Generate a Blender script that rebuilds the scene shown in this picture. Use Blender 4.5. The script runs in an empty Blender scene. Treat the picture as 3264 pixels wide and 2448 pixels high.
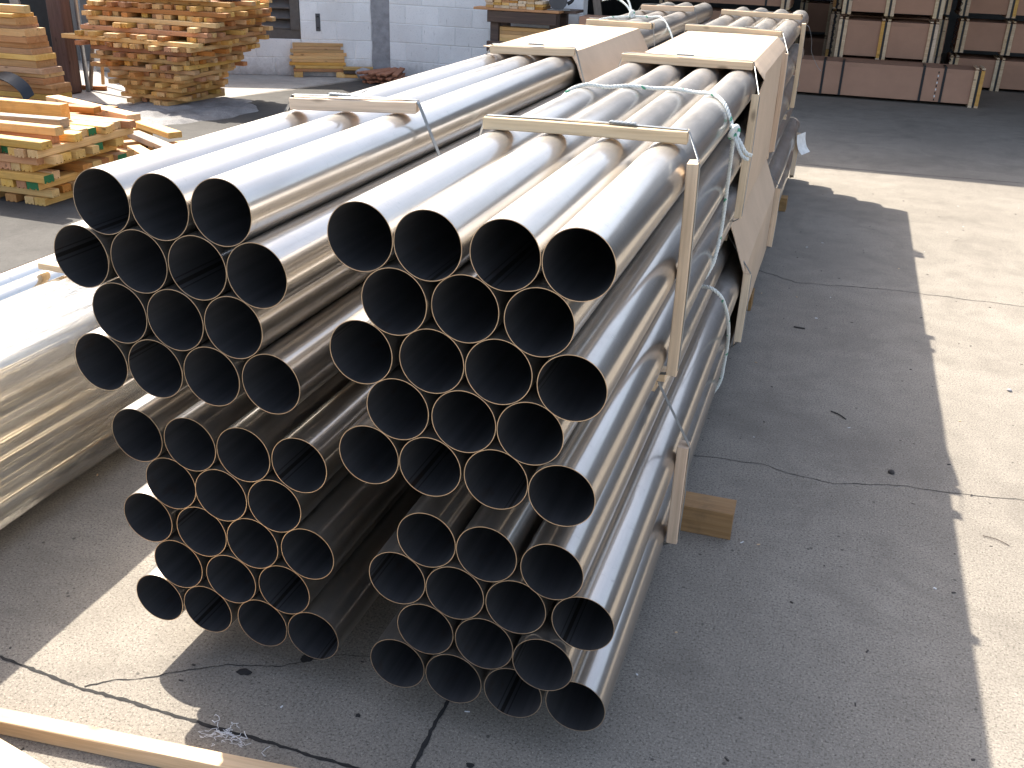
import bpy, bmesh, math, random
from mathutils import Vector, Matrix, noise as mnoise

random.seed(7)
SC = bpy.context.scene
COL = SC.collection
rnd = random.Random(11)

# ------------------------------------------------------------------ camera
def cam_setup():
    yaw, pit, roll = -0.304396, -0.4308986, 0.0344327
    f = Vector((math.sin(yaw) * math.cos(pit), math.cos(yaw) * math.cos(pit), math.sin(pit)))
    r = Vector((math.cos(yaw), -math.sin(yaw), 0))
    u = r.cross(f)
    c, s = math.cos(roll), math.sin(roll)
    R = c * r + s * u
    U = -s * r + c * u
    cd = bpy.data.cameras.new('camera')
    cd.sensor_width = 36.0
    cd.lens = 34.533
    cd.clip_start = 0.02
    cd.clip_end = 500
    o = bpy.data.objects.new('camera', cd)
    COL.objects.link(o)
    m = Matrix(((R.x, U.x, -f.x, 0.8516), (R.y, U.y, -f.y, -1.486), (R.z, U.z, -f.z, 1.5998), (0, 0, 0, 1)))
    o.matrix_world = m
    SC.camera = o
cam_setup()

# ------------------------------------------------------------------ light
SUN = Vector((-0.745, 0.63, 1.0)).normalized()
w = bpy.data.worlds.new('World')
SC.world = w
w.use_nodes = True
wn = w.node_tree
sky = wn.nodes.new('ShaderNodeTexSky')
sky.sky_type = 'NISHITA'
sky.sun_disc = False
sky.sun_elevation = math.asin(SUN.z)
sky.sun_rotation = math.atan2(SUN.x, SUN.y)
sky.air_density = 1.0
sky.dust_density = 3.0
hs = wn.nodes.new('ShaderNodeHueSaturation')
hs.inputs['Saturation'].default_value = 0.76
wn.links.new(sky.outputs[0], hs.inputs['Color'])
wn.links.new(hs.outputs[0], wn.nodes['Background'].inputs[0])
wn.nodes['Background'].inputs[1].default_value = 0.145
sl = bpy.data.lights.new('sun', 'SUN')
sl.energy = 4.4
sl.angle = math.radians(0.53)
sl.color = (1.0, 0.94, 0.83)
so = bpy.data.objects.new('sun', sl)
so.rotation_euler = SUN.to_track_quat('Z', 'Y').to_euler()
so.location = (-8, 8, 12)
COL.objects.link(so)
SC.view_settings.view_transform = 'Standard'
SC.view_settings.look = 'None'
SC.view_settings.gamma = 1.0
SC.view_settings.use_curve_mapping = False
SC.view_settings.exposure = 1.42
try:
    SC.cycles.max_bounces = 6
    SC.cycles.diffuse_bounces = 3
    SC.cycles.glossy_bounces = 4
    SC.cycles.transparent_max_bounces = 12
    SC.cycles.sample_clamp_indirect = 6.0
    SC.cycles.caustics_reflective = True
except Exception:
    pass

# ------------------------------------------------------------------ node helpers
class NT:
    def __init__(s, name):
        s.m = bpy.data.materials.new(name)
        s.m.use_nodes = True
        s.t = s.m.node_tree
        s.t.nodes.clear()
        s.out = s.n('ShaderNodeOutputMaterial')
    def n(s, typ, **kw):
        nd = s.t.nodes.new(typ)
        for k, v in kw.items():
            setattr(nd, k, v)
        return nd
    def l(s, a, b):
        s.t.links.new(a, b)
    def val(s, sock, v):
        if hasattr(v, 'is_linked') or hasattr(v, 'links'):
            s.l(v, sock)
        else:
            sock.default_value = v
    def coord(s, kind='Object', scale=(1, 1, 1), rot=(0, 0, 0), jitter=False):
        tc = s.n('ShaderNodeTexCoord')
        mp = s.n('ShaderNodeMapping')
        mp.inputs['Scale'].default_value = scale
        mp.inputs['Rotation'].default_value = rot
        if kind == 'World':
            g = s.n('ShaderNodeNewGeometry')
            s.l(g.outputs['Position'], mp.inputs['Vector'])
        else:
            s.l(tc.outputs[kind], mp.inputs['Vector'])
        if jitter:
            oi = s.n('ShaderNodeObjectInfo')
            mu = s.math('MULTIPLY', oi.outputs['Random'], 37.0)
            cb = s.n('ShaderNodeCombineXYZ')
            for i in range(3):
                s.l(mu, cb.inputs[i])
            s.l(cb.outputs[0], mp.inputs['Location'])
        return mp.outputs[0]
    def noise(s, vec, scale, detail=4, rough=0.55, dist=0.0):
        nd = s.n('ShaderNodeTexNoise')
        s.l(vec, nd.inputs['Vector'])
        nd.inputs['Scale'].default_value = scale
        nd.inputs['Detail'].default_value = detail
        nd.inputs['Roughness'].default_value = rough
        nd.inputs['Distortion'].default_value = dist
        return nd.outputs['Fac']
    def voro(s, vec, scale, out='Distance', feature='F1'):
        nd = s.n('ShaderNodeTexVoronoi')
        nd.feature = feature
        s.l(vec, nd.inputs['Vector'])
        nd.inputs['Scale'].default_value = scale
        return nd.outputs[out]
    def ramp(s, fac, pts, interp='LINEAR'):
        nd = s.n('ShaderNodeValToRGB')
        nd.color_ramp.interpolation = interp
        e = nd.color_ramp.elements
        while len(e) < len(pts):
            e.new(0.5)
        for i, (p, c) in enumerate(pts):
            e[i].position = p
            if not isinstance(c, (tuple, list)):
                c = (c, c, c)
            e[i].color = (c[0], c[1], c[2], 1)
        s.l(fac, nd.inputs[0])
        return nd.outputs[0]
    def math(s, op, a, b=0.0, clamp=False):
        nd = s.n('ShaderNodeMath')
        nd.operation = op
        nd.use_clamp = clamp
        s.val(nd.inputs[0], a)
        s.val(nd.inputs[1], b)
        return nd.outputs[0]
    def mix(s, fac, a, b, mode='MIX'):
        nd = s.n('ShaderNodeMix')
        nd.data_type = 'RGBA'
        nd.blend_type = mode
        s.val(nd.inputs[0], fac)
        for sock, v in ((nd.inputs[6], a), (nd.inputs[7], b)):
            if isinstance(v, (tuple, list)):
                sock.default_value = (v[0], v[1], v[2], 1)
            else:
                s.l(v, sock)
        return nd.outputs[2]
    def hsv(s, col, h=0.5, sat=1.0, v=1.0):
        nd = s.n('ShaderNodeHueSaturation')
        s.val(nd.inputs['Hue'], h)
        s.val(nd.inputs['Saturation'], sat)
        s.val(nd.inputs['Value'], v)
        s.l(col, nd.inputs['Color'])
        return nd.outputs[0]
    def rand(s):
        return s.n('ShaderNodeObjectInfo').outputs['Random']
    def bump(s, h, strength=0.3, dist=0.01, normal=None):
        nd = s.n('ShaderNodeBump')
        nd.inputs['Strength'].default_value = strength
        nd.inputs['Distance'].default_value = dist
        s.l(h, nd.inputs['Height'])
        if normal is not None:
            s.l(normal, nd.inputs['Normal'])
        return nd.outputs[0]
    def bsdf(s, col, rough=0.7, metal=0.0, normal=None, spec=None, aniso=None):
        nd = s.n('ShaderNodeBsdfPrincipled')
        if isinstance(col, (tuple, list)):
            nd.inputs['Base Color'].default_value = (col[0], col[1], col[2], 1)
        else:
            s.l(col, nd.inputs['Base Color'])
        s.val(nd.inputs['Roughness'], rough)
        s.val(nd.inputs['Metallic'], metal)
        if spec is not None:
            nd.inputs['Specular IOR Level'].default_value = spec
        if normal is not None:
            s.l(normal, nd.inputs['Normal'])
        return nd
    def done(s, nd):
        s.l(nd.outputs[0], s.out.inputs['Surface'])
        return s.m

M = {}

def mat_concrete(name, dark, light, speck=1.0):
    t = NT(name)
    p = t.coord('World')
    big = t.noise(p, 0.9, 5, 0.6)
    mid = t.noise(p, 7.0, 5, 0.65)
    base = t.mix(t.ramp(big, [(0.32, 0), (0.7, 1)]), dark, light)
    base = t.mix(t.ramp(mid, [(0.35, 0), (0.75, 0.55)]), base, tuple(c * 0.72 for c in dark))
    # sand grains and dark aggregate
    g = t.noise(p, 150.0, 4, 0.82)
    base = t.mix(t.ramp(g, [(0.35, 0.70 * speck), (0.50, 0.0)]), base, tuple(c * 0.32 for c in dark))
    g2 = t.noise(p, 190.0, 3, 0.75)
    base = t.mix(t.ramp(g2, [(0.54, 0.0), (0.70, 0.45 * speck)]), base, tuple(min(1, c * 1.6) for c in light))
    st_ = t.noise(p, 1.7, 7, 0.72, 0.8)
    base = t.mix(t.ramp(st_, [(0.50, 0.0), (0.66, 0.42)]), base, tuple(c * 0.55 for c in dark))
    sp_ = t.voro(p, 17.0)
    spk = t.math('MULTIPLY', t.ramp(sp_, [(0.06, 1.0), (0.10, 0.0)]), t.ramp(t.noise(p, 5.0, 2), [(0.50, 0.0), (0.56, 1.0)]))
    base = t.mix(t.math('MULTIPLY', spk, 0.75), base, (0.05, 0.045, 0.04))
    v = t.voro(p, 42.0)
    pit = t.ramp(v, [(0.05, 1.0), (0.13, 0.0)])
    keep = t.ramp(t.noise(p, 13.0, 2), [(0.52, 0.0), (0.60, 1.0)])
    pitm = t.math('MULTIPLY', pit, keep)
    base = t.mix(t.math('MULTIPLY', pitm, 0.8), base, (0.07, 0.06, 0.055))
    # sweeping scuffs, faint
    ps = t.coord('World', scale=(2.2, 14.0, 1), rot=(0, 0, 0.5))
    sc = t.noise(ps, 2.0, 6, 0.7, 0.6)
    base = t.mix(t.ramp(sc, [(0.60, 0.0), (0.78, 0.30)]), base, tuple(min(1, c * 1.25) for c in light))
    blot = t.noise(p, 3.1, 3, 0.5)
    base = t.mix(t.ramp(blot, [(0.66, 0.0), (0.80, 0.45)]), base, tuple(c * 0.5 for c in dark))
    hh = t.math('ADD', t.math('MULTIPLY', g, 0.6), t.math('MULTIPLY', pitm, -1.2))
    hh = t.math('ADD', hh, t.math('MULTIPLY', mid, 0.5))
    nm = t.bump(hh, 0.35, 0.003)
    M[name] = t.done(t.bsdf(base, 0.88, normal=nm, spec=0.25))

def mat_wood(name, c1, c2, rough=0.65, vary=0.25, knots=True, dirt=0.25, axis=0):
    t = NT(name)
    sc = [26.0, 26.0, 26.0]
    sc[axis] = 1.6
    p = t.coord('Object', scale=tuple(sc), jitter=True)
    n1 = t.noise(p, 1.0, 5, 0.6, 0.8)
    sc2 = [140.0] * 3
    sc2[axis] = 5.0
    p2 = t.coord('Object', scale=tuple(sc2), jitter=True)
    n2 = t.noise(p2, 1.0, 3, 0.6)
    base = t.mix(t.ramp(n1, [(0.28, 0), (0.72, 1)]), c1, c2)
    base = t.mix(t.ramp(n2, [(0.40, 0.0), (0.70, 0.35)]), base, tuple(c * 0.55 for c in c1))
    if knots:
        sk = [14.0] * 3
        sk[axis] = 6.0
        pk = t.coord('Object', scale=tuple(sk), jitter=True)
        v = t.voro(pk, 1.0)
        base = t.mix(t.ramp(v, [(0.06, 0.8), (0.16, 0.0)]), base, tuple(c * 0.35 for c in c1))
    pd = t.coord('Object', scale=(9, 9, 9), jitter=True)
    dn = t.noise(pd, 1.0, 5, 0.65)
    base = t.mix(t.ramp(dn, [(0.52, 0.0), (0.80, dirt * 2)]), base, (0.10, 0.075, 0.05))
    r = t.rand()
    base = t.hsv(base, t.math('ADD', t.math('MULTIPLY', r, 0.016), 0.490),
                 t.math('ADD', t.math('MULTIPLY', t.math('FRACT', t.math('MULTIPLY', r, 7.3)), 0.25), 0.95),
                 t.math('ADD', t.math('MULTIPLY', t.math('FRACT', t.math('MULTIPLY', r, 13.7)), vary * 2), 1.0 - vary))
    nm = t.bump(t.math('ADD', n2, n1), 0.25, 0.0015)
    M[name] = t.done(t.bsdf(base, rough, normal=nm, spec=0.3))

def mat_plain(name, col, rough=0.6, metal=0.0, nscale=30, namt=0.25, bump=0.1, spec=None):
    t = NT(name)
    p = t.coord('Object', jitter=True)
    n = t.noise(p, nscale, 5, 0.6)
    base = t.mix(t.ramp(n, [(0.3, 0), (0.75, 1)]), col, tuple(c * (1 - namt) for c in col))
    nm = t.bump(n, bump, 0.002)
    rr = t.math('ADD', t.math('MULTIPLY', n, 0.2), rough - 0.1)
    M[name] = t.done(t.bsdf(base, rr, metal, nm, spec))

def mat_steel(name, base, r_lo, r_hi, mixfac, dull=0.35, dust=0.5):
    # drawn stainless tube: streaks along the local Y axis, a tight and a broad lobe
    t = NT(name)
    p = t.coord('Object', scale=(90, 0.9, 90), jitter=True)
    st = t.noise(p, 1.0, 5, 0.65)
    p2 = t.coord('Object', scale=(9, 1.7, 9), jitter=True)
    bl = t.noise(p2, 1.0, 5, 0.65)
    p3 = t.coord('Object', scale=(30, 60, 30), jitter=True)
    scr = t.noise(p3, 1.0, 6, 0.75, 1.5)
    col = t.mix(t.ramp(st, [(0.3, 0), (0.7, 1)]), tuple(c * 0.90 for c in base), base)
    stain = t.ramp(bl, [(0.46, 0.0), (0.72, dull)])
    col = t.mix(stain, col, (0.30, 0.26, 0.22))
    scm = t.ramp(scr, [(0.56, 0.0), (0.68, 0.6)])
    col = t.mix(scm, col, (0.44, 0.41, 0.38))
    r = t.rand()
    col = t.hsv(col, 0.5, 1.0, t.math('ADD', t.math('MULTIPLY', r, 0.22), 0.86))
    nm = t.bump(st, 0.06, 0.0006)
    ra = t.math('ADD', t.math('ADD', t.math('MULTIPLY', bl, 0.16), t.math('MULTIPLY', scm, 0.22)), r_lo - 0.08)
    rb = t.math('ADD', t.math('MULTIPLY', bl, 0.2), r_hi - 0.1)
    a = t.bsdf(col, ra, 1.0, nm)
    b = t.bsdf(col, rb, 1.0, nm)
    mx = t.n('ShaderNodeMixShader')
    mf = t.math('ADD', t.math('MULTIPLY', bl, 0.3), mixfac - 0.15, clamp=True)
    t.l(mf, mx.inputs[0])
    t.l(a.outputs[0], mx.inputs[1])
    t.l(b.outputs[0], mx.inputs[2])
    # settled dust and handling grime on the upper side, heavier away from the cut ends
    gm = t.n('ShaderNodeNewGeometry')
    sn = t.n('ShaderNodeSeparateXYZ')
    t.l(gm.outputs['Normal'], sn.inputs[0])
    tc = t.n('ShaderNodeTexCoord')
    so_ = t.n('ShaderNodeSeparateXYZ')
    t.l(tc.outputs['Object'], so_.inputs[0])
    up = t.ramp(sn.outputs['Z'], [(0.15, 0.0), (0.85, 1.0)])
    far = t.ramp(t.math('MULTIPLY', so_.outputs['Y'], 0.16), [(0.05, 0.35), (0.40, 1.0)])
    pz = t.coord('Object', scale=(16, 5, 16), jitter=True)
    nz = t.noise(pz, 1.0, 6, 0.7, 0.5)
    dm = t.math('MULTIPLY', t.math('MULTIPLY', up, far), t.ramp(nz, [(0.30, 0.45), (0.70, 1.0)]))
    dm = t.math('MULTIPLY', dm, dust, clamp=True)
    dd = t.bsdf(t.mix(t.ramp(t.math('ADD', t.math('MULTIPLY', nz, 0.5), t.math('MULTIPLY', scr, 0.5)), [(0.36, 0), (0.62, 1)]), (0.15, 0.135, 0.12), (0.36, 0.335, 0.31)), 0.75)
    m2 = t.n('ShaderNodeMixShader')
    t.l(dm, m2.inputs[0])
    t.l(mx.outputs[0], m2.inputs[1])
    t.l(dd.outputs[0], m2.inputs[2])
    M[name] = t.done(m2)

def mat_bore():
    # unpolished inside of the tube with a darker weld seam running along it
    t = NT('pipe_bore')
    tc = t.n('ShaderNodeTexCoord')
    sp = t.n('ShaderNodeSeparateXYZ')
    t.l(tc.outputs['Object'], sp.inputs[0])
    ang = t.math('ARCTAN2', sp.outputs['X'], sp.outputs['Z'])
    seam = t.math('ABSOLUTE', ang, 0.0)
    k = t.ramp(t.math('MULTIPLY', seam, 1.0), [(0.06, 1.0), (0.075, 0.0), (0.16, 0.0), (0.175, 0.8), (0.20, 0.8), (0.215, 0.0)])
    p = t.coord('Object', scale=(40, 0.8, 40), jitter=True)
    n = t.noise(p, 1.0, 4, 0.6)
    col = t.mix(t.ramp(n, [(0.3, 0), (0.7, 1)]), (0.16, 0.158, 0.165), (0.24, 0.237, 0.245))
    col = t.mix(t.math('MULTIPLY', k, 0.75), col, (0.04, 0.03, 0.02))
    pr = t.coord('Object', scale=(22, 10, 22), jitter=True)
    rn = t.noise(pr, 1.0, 4, 0.6)
    col = t.mix(t.ramp(rn, [(0.62, 0.0), (0.76, 0.35)]), col, (0.18, 0.08, 0.03))
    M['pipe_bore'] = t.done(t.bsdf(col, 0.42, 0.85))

def mat_block():
    t = NT('painted_block')
    p = t.coord('World')
    n = t.noise(p, 2.2, 6, 0.7)
    g = t.noise(p, 90, 3, 0.7)
    ch = t.noise(p, 14, 6, 0.75, 0.6)
    base = t.mix(t.ramp(n, [(0.35, 0), (0.75, 1)]), (0.86, 0.855, 0.85), (0.74, 0.73, 0.72))
    base = t.mix(t.ramp(g, [(0.30, 0.5), (0.42, 0.0)]), base, (0.42, 0.41, 0.42))
    base = t.mix(t.ramp(ch, [(0.66, 0.0), (0.70, 0.75)]), base, (0.36, 0.34, 0.33))
    ps = t.coord('World', scale=(30, 30, 4), rot=(0, 0.35, 0))
    sk = t.noise(ps, 1.0, 3, 0.5)
    base = t.mix(t.ramp(sk, [(0.70, 0.0), (0.75, 0.7)]), base, (0.20, 0.18, 0.18))
    z = t.n('ShaderNodeSeparateXYZ')
    t.l(t.coord('World'), z.inputs[0])
    low = t.ramp(t.math('ADD', z.outputs['Z'], t.math('MULTIPLY', ch, 0.35)), [(0.14, 0.75), (0.40, 0.0)])
    base = t.mix(low, base, (0.22, 0.20, 0.19))
    r = t.rand()
    base = t.hsv(base, 0.5, 1.0, t.math('ADD', t.math('MULTIPLY', r, 0.12), 0.92))
    nm = t.bump(t.math('ADD', g, t.math('MULTIPLY', ch, 0.6)), 0.5, 0.004)
    M['painted_block'] = t.done(t.bsdf(base, 0.85, normal=nm))

def mat_card(name, c, ridge_axis='x', ridge=0.0, vary=0.1):
    t = NT(name)
    p = t.coord('Object', jitter=True)
    n = t.noise(p, 3.0, 5, 0.6)
    f = t.noise(p, 160.0, 2, 0.6)
    base = t.mix(t.ramp(n, [(0.3, 0), (0.75, 1)]), c, tuple(x * 0.8 for x in c))
    base = t.mix(t.ramp(f, [(0.55, 0.0), (0.75, 0.3)]), base, tuple(x * 0.6 for x in c))
    r = t.rand()
    base = t.hsv(base, 0.5, 1.0, t.math('ADD', t.math('MULTIPLY', r, vary * 2), 1 - vary))
    h = t.math('MULTIPLY', n, 0.6)
    if ridge:
        wv = t.n('ShaderNodeTexWave')
        wv.bands_direction = {'x': 'X', 'y': 'Y', 'z': 'Z'}[ridge_axis]
        wv.inputs['Scale'].default_value = 22.0
        t.l(p, wv.inputs['Vector'])
        h = t.math('ADD', h, t.math('MULTIPLY', wv.outputs['Fac'], ridge))
    nm = t.bump(h, 0.35, 0.003)
    M[name] = t.done(t.bsdf(base, 0.75, normal=nm, spec=0.25))

def mat_plastic():
    t = NT('clear_plastic')
    p = t.coord('Object', scale=(14, 2.2, 14))
    n = t.noise(p, 1.0, 6, 0.7, 0.8)
    p2 = t.coord('Object', scale=(60, 12, 60))
    n2 = t.noise(p2, 1.0, 4, 0.6, 0.4)
    nm = t.bump(t.math('ADD', n, t.math('MULTIPLY', n2, 0.25)), 0.5, 0.012)
    tr = t.n('ShaderNodeBsdfTransparent')
    tr.inputs[0].default_value = (1.0, 0.97, 0.89, 1)
    gl = t.n('ShaderNodeBsdfGlossy')
    gl.inputs['Roughness'].default_value = 0.07
    gl.inputs['Color'].default_value = (0.9, 0.9, 0.92, 1)
    t.l(nm, gl.inputs['Normal'])
    df = t.n('ShaderNodeBsdfDiffuse')
    df.inputs['Color'].default_value = (0.90, 0.87, 0.79, 1)
    lw = t.n('ShaderNodeFresnel')
    lw.inputs['IOR'].default_value = 1.5
    t.l(nm, lw.inputs['Normal'])
    a = t.n('ShaderNodeMixShader')
    t.l(t.math('ADD', t.math('MULTIPLY', lw.outputs[0], 1.2), 0.07, clamp=True), a.inputs[0])
    t.l(tr.outputs[0], a.inputs[1])
    t.l(gl.outputs[0], a.inputs[2])
    b = t.n('ShaderNodeMixShader')
    t.l(t.ramp(n, [(0.38, 0.05), (0.72, 0.26)]), b.inputs[0])
    t.l(a.outputs[0], b.inputs[1])
    t.l(df.outputs[0], b.inputs[2])
    M['clear_plastic'] = t.done(b)

mat_concrete('concrete', (0.232, 0.205, 0.172), (0.325, 0.289, 0.243), 1.45)
mat_concrete('old_concrete', (0.32, 0.30, 0.275), (0.46, 0.43, 0.39), 0.7)
mat_concrete('mound_crust', (0.10, 0.09, 0.085), (0.52, 0.50, 0.48), 0.8)
mat_concrete('asphalt', (0.058, 0.052, 0.046), (0.102, 0.094, 0.084), 0.6)
mat_steel('pipe_steel', (0.665, 0.62, 0.565), 0.13, 0.40, 0.46)
mat_steel('pipe_steel_bright', (0.80, 0.76, 0.68), 0.07, 0.18, 0.3, 0.08, 0.08)
mat_plain('pipe_rim', (0.60, 0.46, 0.32), 0.42, 0.9, 60, 0.35, 0.05)  # cut steel; golden bounce from the lit ground put into the base colour
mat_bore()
mat_wood('batten_pine', (0.62, 0.45, 0.29), (0.76, 0.60, 0.42), vary=0.06, dirt=0.05)
mat_wood('lumber_gold', (0.60, 0.345, 0.135), (0.75, 0.495, 0.23), vary=0.22, dirt=0.15)
mat_wood('stick_pine', (0.60, 0.40, 0.21), (0.76, 0.56, 0.34), vary=0.05, dirt=0.05)
mat_wood('lumber_red', (0.43, 0.20, 0.085), (0.56, 0.30, 0.14), vary=0.2, dirt=0.2)
mat_wood('lumber_plank', (0.44, 0.23, 0.115), (0.55, 0.33, 0.18), vary=0.15, dirt=0.2)
mat_wood('timber_dark', (0.07, 0.05, 0.045), (0.15, 0.105, 0.085), vary=0.2, dirt=0.3)
mat_wood('timber_post', (0.075, 0.046, 0.038), (0.15, 0.10, 0.085), vary=0.1, dirt=0.3, axis=2)
mat_wood('timber_grey', (0.22, 0.18, 0.14), (0.34, 0.28, 0.23), vary=0.15, dirt=0.3)
mat_wood('dunnage_brown', (0.26, 0.15, 0.07), (0.40, 0.26, 0.14), vary=0.1, dirt=0.35)
mat_plain('green_paint', (0.02, 0.16, 0.05), 0.7)
mat_block()
mat_plain('grey_render', (0.36, 0.35, 0.36), 0.9, 0, 16, 0.35, 0.4)
mat_plain('louvre_metal', (0.115, 0.10, 0.09), 0.55, 0, 12, 0.4, 0.1)
mat_card('wrap_card', (0.60, 0.45, 0.32))
mat_card('crate_card', (0.45, 0.255, 0.17))
mat_plain('strap_steel', (0.30, 0.315, 0.32), 0.42, 0.7, 20, 0.2, 0.02)
mat_plain('strap_black', (0.012, 0.012, 0.014), 0.5, 0, 20, 0.2, 0.02)
mat_plain('rope_white', (0.72, 0.74, 0.70), 0.8, 0, 80, 0.15, 0.3)
mat_plain('rope_green', (0.10, 0.36, 0.22), 0.8, 0, 80, 0.25, 0.3)
mat_plain('black_rubber', (0.015, 0.016, 0.02), 0.45)
mat_plain('dark_panel', (0.035, 0.035, 0.035), 0.8, 0, 6, 0.4, 0.1)
mat_plain('galvanised', (0.45, 0.48, 0.52), 0.45, 0.8)
mat_plain('pale_blue_paint', (0.42, 0.50, 0.58), 0.6)
mat_plain('paper_white', (0.80, 0.80, 0.78), 0.8)
mat_plain('grey_wall', (0.22, 0.22, 0.23), 0.9, 0, 8, 0.3, 0.2)
mat_plain('warehouse_steel', (0.09, 0.09, 0.095), 0.7, 0, 5, 0.3, 0.1)
mat_plain('joint_filler', (0.028, 0.026, 0.025), 0.95, 0, 60, 0.4, 0.5)
mat_plain('brick_red', (0.36, 0.15, 0.08), 0.85, 0, 40, 0.35, 0.5)
mat_plain('stone_dark', (0.06, 0.05, 0.045), 0.8, 0, 60, 0.4, 0.5)
mat_plain('fluff', (0.75, 0.75, 0.76), 0.9)
mat_plastic()

# ------------------------------------------------------------------ mesh helpers
class MB:
    def __init__(s):
        s.v, s.f, s.mi = [], [], []
    def add(s, vs, fs, m=0):
        o = len(s.v)
        s.v += [tuple(x) for x in vs]
        for q in fs:
            s.f.append(tuple(i + o for i in q))
            s.mi.append(m)
    def box(s, x0, x1, y0, y1, z0, z1, m=0, ch=0.0):
        if ch <= 0:
            vs = [(x, y, z) for z in (z0, z1) for y in (y0, y1) for x in (x0, x1)]
            s.add(vs, [(0, 2, 3, 1), (4, 5, 7, 6), (0, 1, 5, 4), (2, 6, 7, 3), (0, 4, 6, 2), (1, 3, 7, 5)], m)
            return
        # box with chamfered edges
        c = min(ch, (x1 - x0) * .45, (y1 - y0) * .45, (z1 - z0) * .45)
        vs, idx = [], {}
        X, Y, Z = (x0, x1), (y0, y1), (z0, z1)
        for i in (0, 1):
            for j in (0, 1):
                for k in (0, 1):
                    sx, sy, sz = (c if i == 0 else -c), (c if j == 0 else -c), (c if k == 0 else -c)
                    idx[(i, j, k, 0)] = len(vs); vs.append((X[i], Y[j] + sy, Z[k] + sz))
                    idx[(i, j, k, 1)] = len(vs); vs.append((X[i] + sx, Y[j], Z[k] + sz))
                    idx[(i, j, k, 2)] = len(vs); vs.append((X[i] + sx, Y[j] + sy, Z[k]))
        fs = []
        def g(i, j, k, a):
            return idx[(i, j, k, a)]
        for i in (0, 1):
            q = [g(i, 0, 0, 0), g(i, 1, 0, 0), g(i, 1, 1, 0), g(i, 0, 1, 0)]
            fs.append(q if i else q[::-1])
            q = [g(0, i, 0, 1), g(0, i, 1, 1), g(1, i, 1, 1), g(1, i, 0, 1)]
            fs.append(q if i else q[::-1])
            q = [g(0, 0, i, 2), g(1, 0, i, 2), g(1, 1, i, 2), g(0, 1, i, 2)]
            fs.append(q if i else q[::-1])
        for a in (0, 1):
            for b in (0, 1):
                fs.append([g(a, b, 0, 0), g(a, b, 1, 0), g(a, b, 1, 1), g(a, b, 0, 1)])
                fs.append([g(a, 0, b, 0), g(a, 1, b, 0), g(a, 1, b, 2), g(a, 0, b, 2)])
                fs.append([g(0, a, b, 1), g(1, a, b, 1), g(1, a, b, 2), g(0, a, b, 2)])
                for k in (0, 1):
                    fs.append([g(a, b, k, 0), g(a, b, k, 1), g(a, b, k, 2)])
        s.add(vs, fs, m)
    def prism_x(s, prof, x0, x1, m=0, m_end=None, skew=0.0):
        # profile [(y,z)...] counter-clockwise seen from +X, swept along X
        n = len(prof)
        vs = [(x0, y, z) for y, z in prof] + [(x1 + skew * y, y, z) for y, z in prof]
        s.add(vs, [(i, (i + 1) % n, n + (i + 1) % n, n + i) for i in range(n)], m)
        me = m if m_end is None else m_end
        o = len(s.v) - 2 * n
        s.f.append(tuple(o + i for i in range(n))[::-1]); s.mi.append(me)
        s.f.append(tuple(o + n + i for i in range(n))); s.mi.append(me)
    def tube(s, path, r, n=8, m=0, caps=True, rr=None):
        P = [Vector(p) for p in path]
        rings = []
        t0 = (P[1] - P[0]).normalized()
        up = Vector((0, 0, 1)) if abs(t0.z) < 0.9 else Vector((1, 0, 0))
        a = t0.cross(up).normalized()
        for i, p in enumerate(P):
            t = (P[min(i + 1, len(P) - 1)] - P[max(i - 1, 0)]).normalized()
            a = (a - t * a.dot(t)).normalized()
            b = t.cross(a)
            rad = r if rr is None else rr[i]
            rings.append([p + (a * math.cos(2 * math.pi * k / n) + b * math.sin(2 * math.pi * k / n)) * rad for k in range(n)])
        vs = [q for g in rings for q in g]
        fs = []
        for i in range(len(P) - 1):
            for k in range(n):
                fs.append((i * n + k, i * n + (k + 1) % n, (i + 1) * n + (k + 1) % n, (i + 1) * n + k))
        if caps:
            fs.append(tuple(range(n))[::-1])
            fs.append(tuple((len(P) - 1) * n + k for k in range(n)))
        s.add(vs, fs, m)
    def ribbon(s, path, wdir, width, thick, m=0, closed=False):
        P = [Vector(p) for p in path]
        W = Vector(wdir).normalized() * (width / 2)
        n = len(P)
        rings = []
        for i, p in enumerate(P):
            if closed:
                t = (P[(i + 1) % n] - P[i - 1]).normalized()
            else:
                t = (P[min(i + 1, n - 1)] - P[max(i - 1, 0)]).normalized()
            nn = t.cross(W).normalized() * (thick / 2)
            rings.append([p - W - nn, p + W - nn, p + W + nn, p - W + nn])
        vs = [q for g in rings for q in g]
        fs = []
        for i in range(n if closed else n - 1):
            j = (i + 1) % n
            for k in range(4):
                fs.append((i * 4 + k, i * 4 + (k + 1) % 4, j * 4 + (k + 1) % 4, j * 4 + k))
        if not closed:
            fs.append((3, 2, 1, 0))
            fs.append(tuple((n - 1) * 4 + k for k in range(4)))
        s.add(vs, fs, m)
    def mesh(s, name, smooth=False):
        me = bpy.data.meshes.new(name)
        me.from_pydata(s.v, [], s.f)
        me.polygons.foreach_set('material_index', s.mi)
        me.polygons.foreach_set('use_smooth', [smooth] * len(s.f))
        bm = bmesh.new()
        bm.from_mesh(me)
        bmesh.ops.recalc_face_normals(bm, faces=bm.faces)
        bm.to_mesh(me)
        bm.free()
        me.update()
        return me
    def build(s, name, mats, parent=None, smooth=False, loc=(0, 0, 0), rot=(0, 0, 0)):
        me = s.mesh(name, smooth)
        return link(name, me, mats, parent, loc, rot)

def link(name, me, mats, parent=None, loc=(0, 0, 0), rot=(0, 0, 0)):
    if isinstance(mats, str):
        mats = [mats]
    if len(me.materials) == 0:
        for m in mats:
            me.materials.append(M[m])
    o = bpy.data.objects.new(name, me)
    o.location = loc
    o.rotation_euler = rot
    COL.objects.link(o)
    if parent is not None:
        o.parent = parent
    return o

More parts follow.
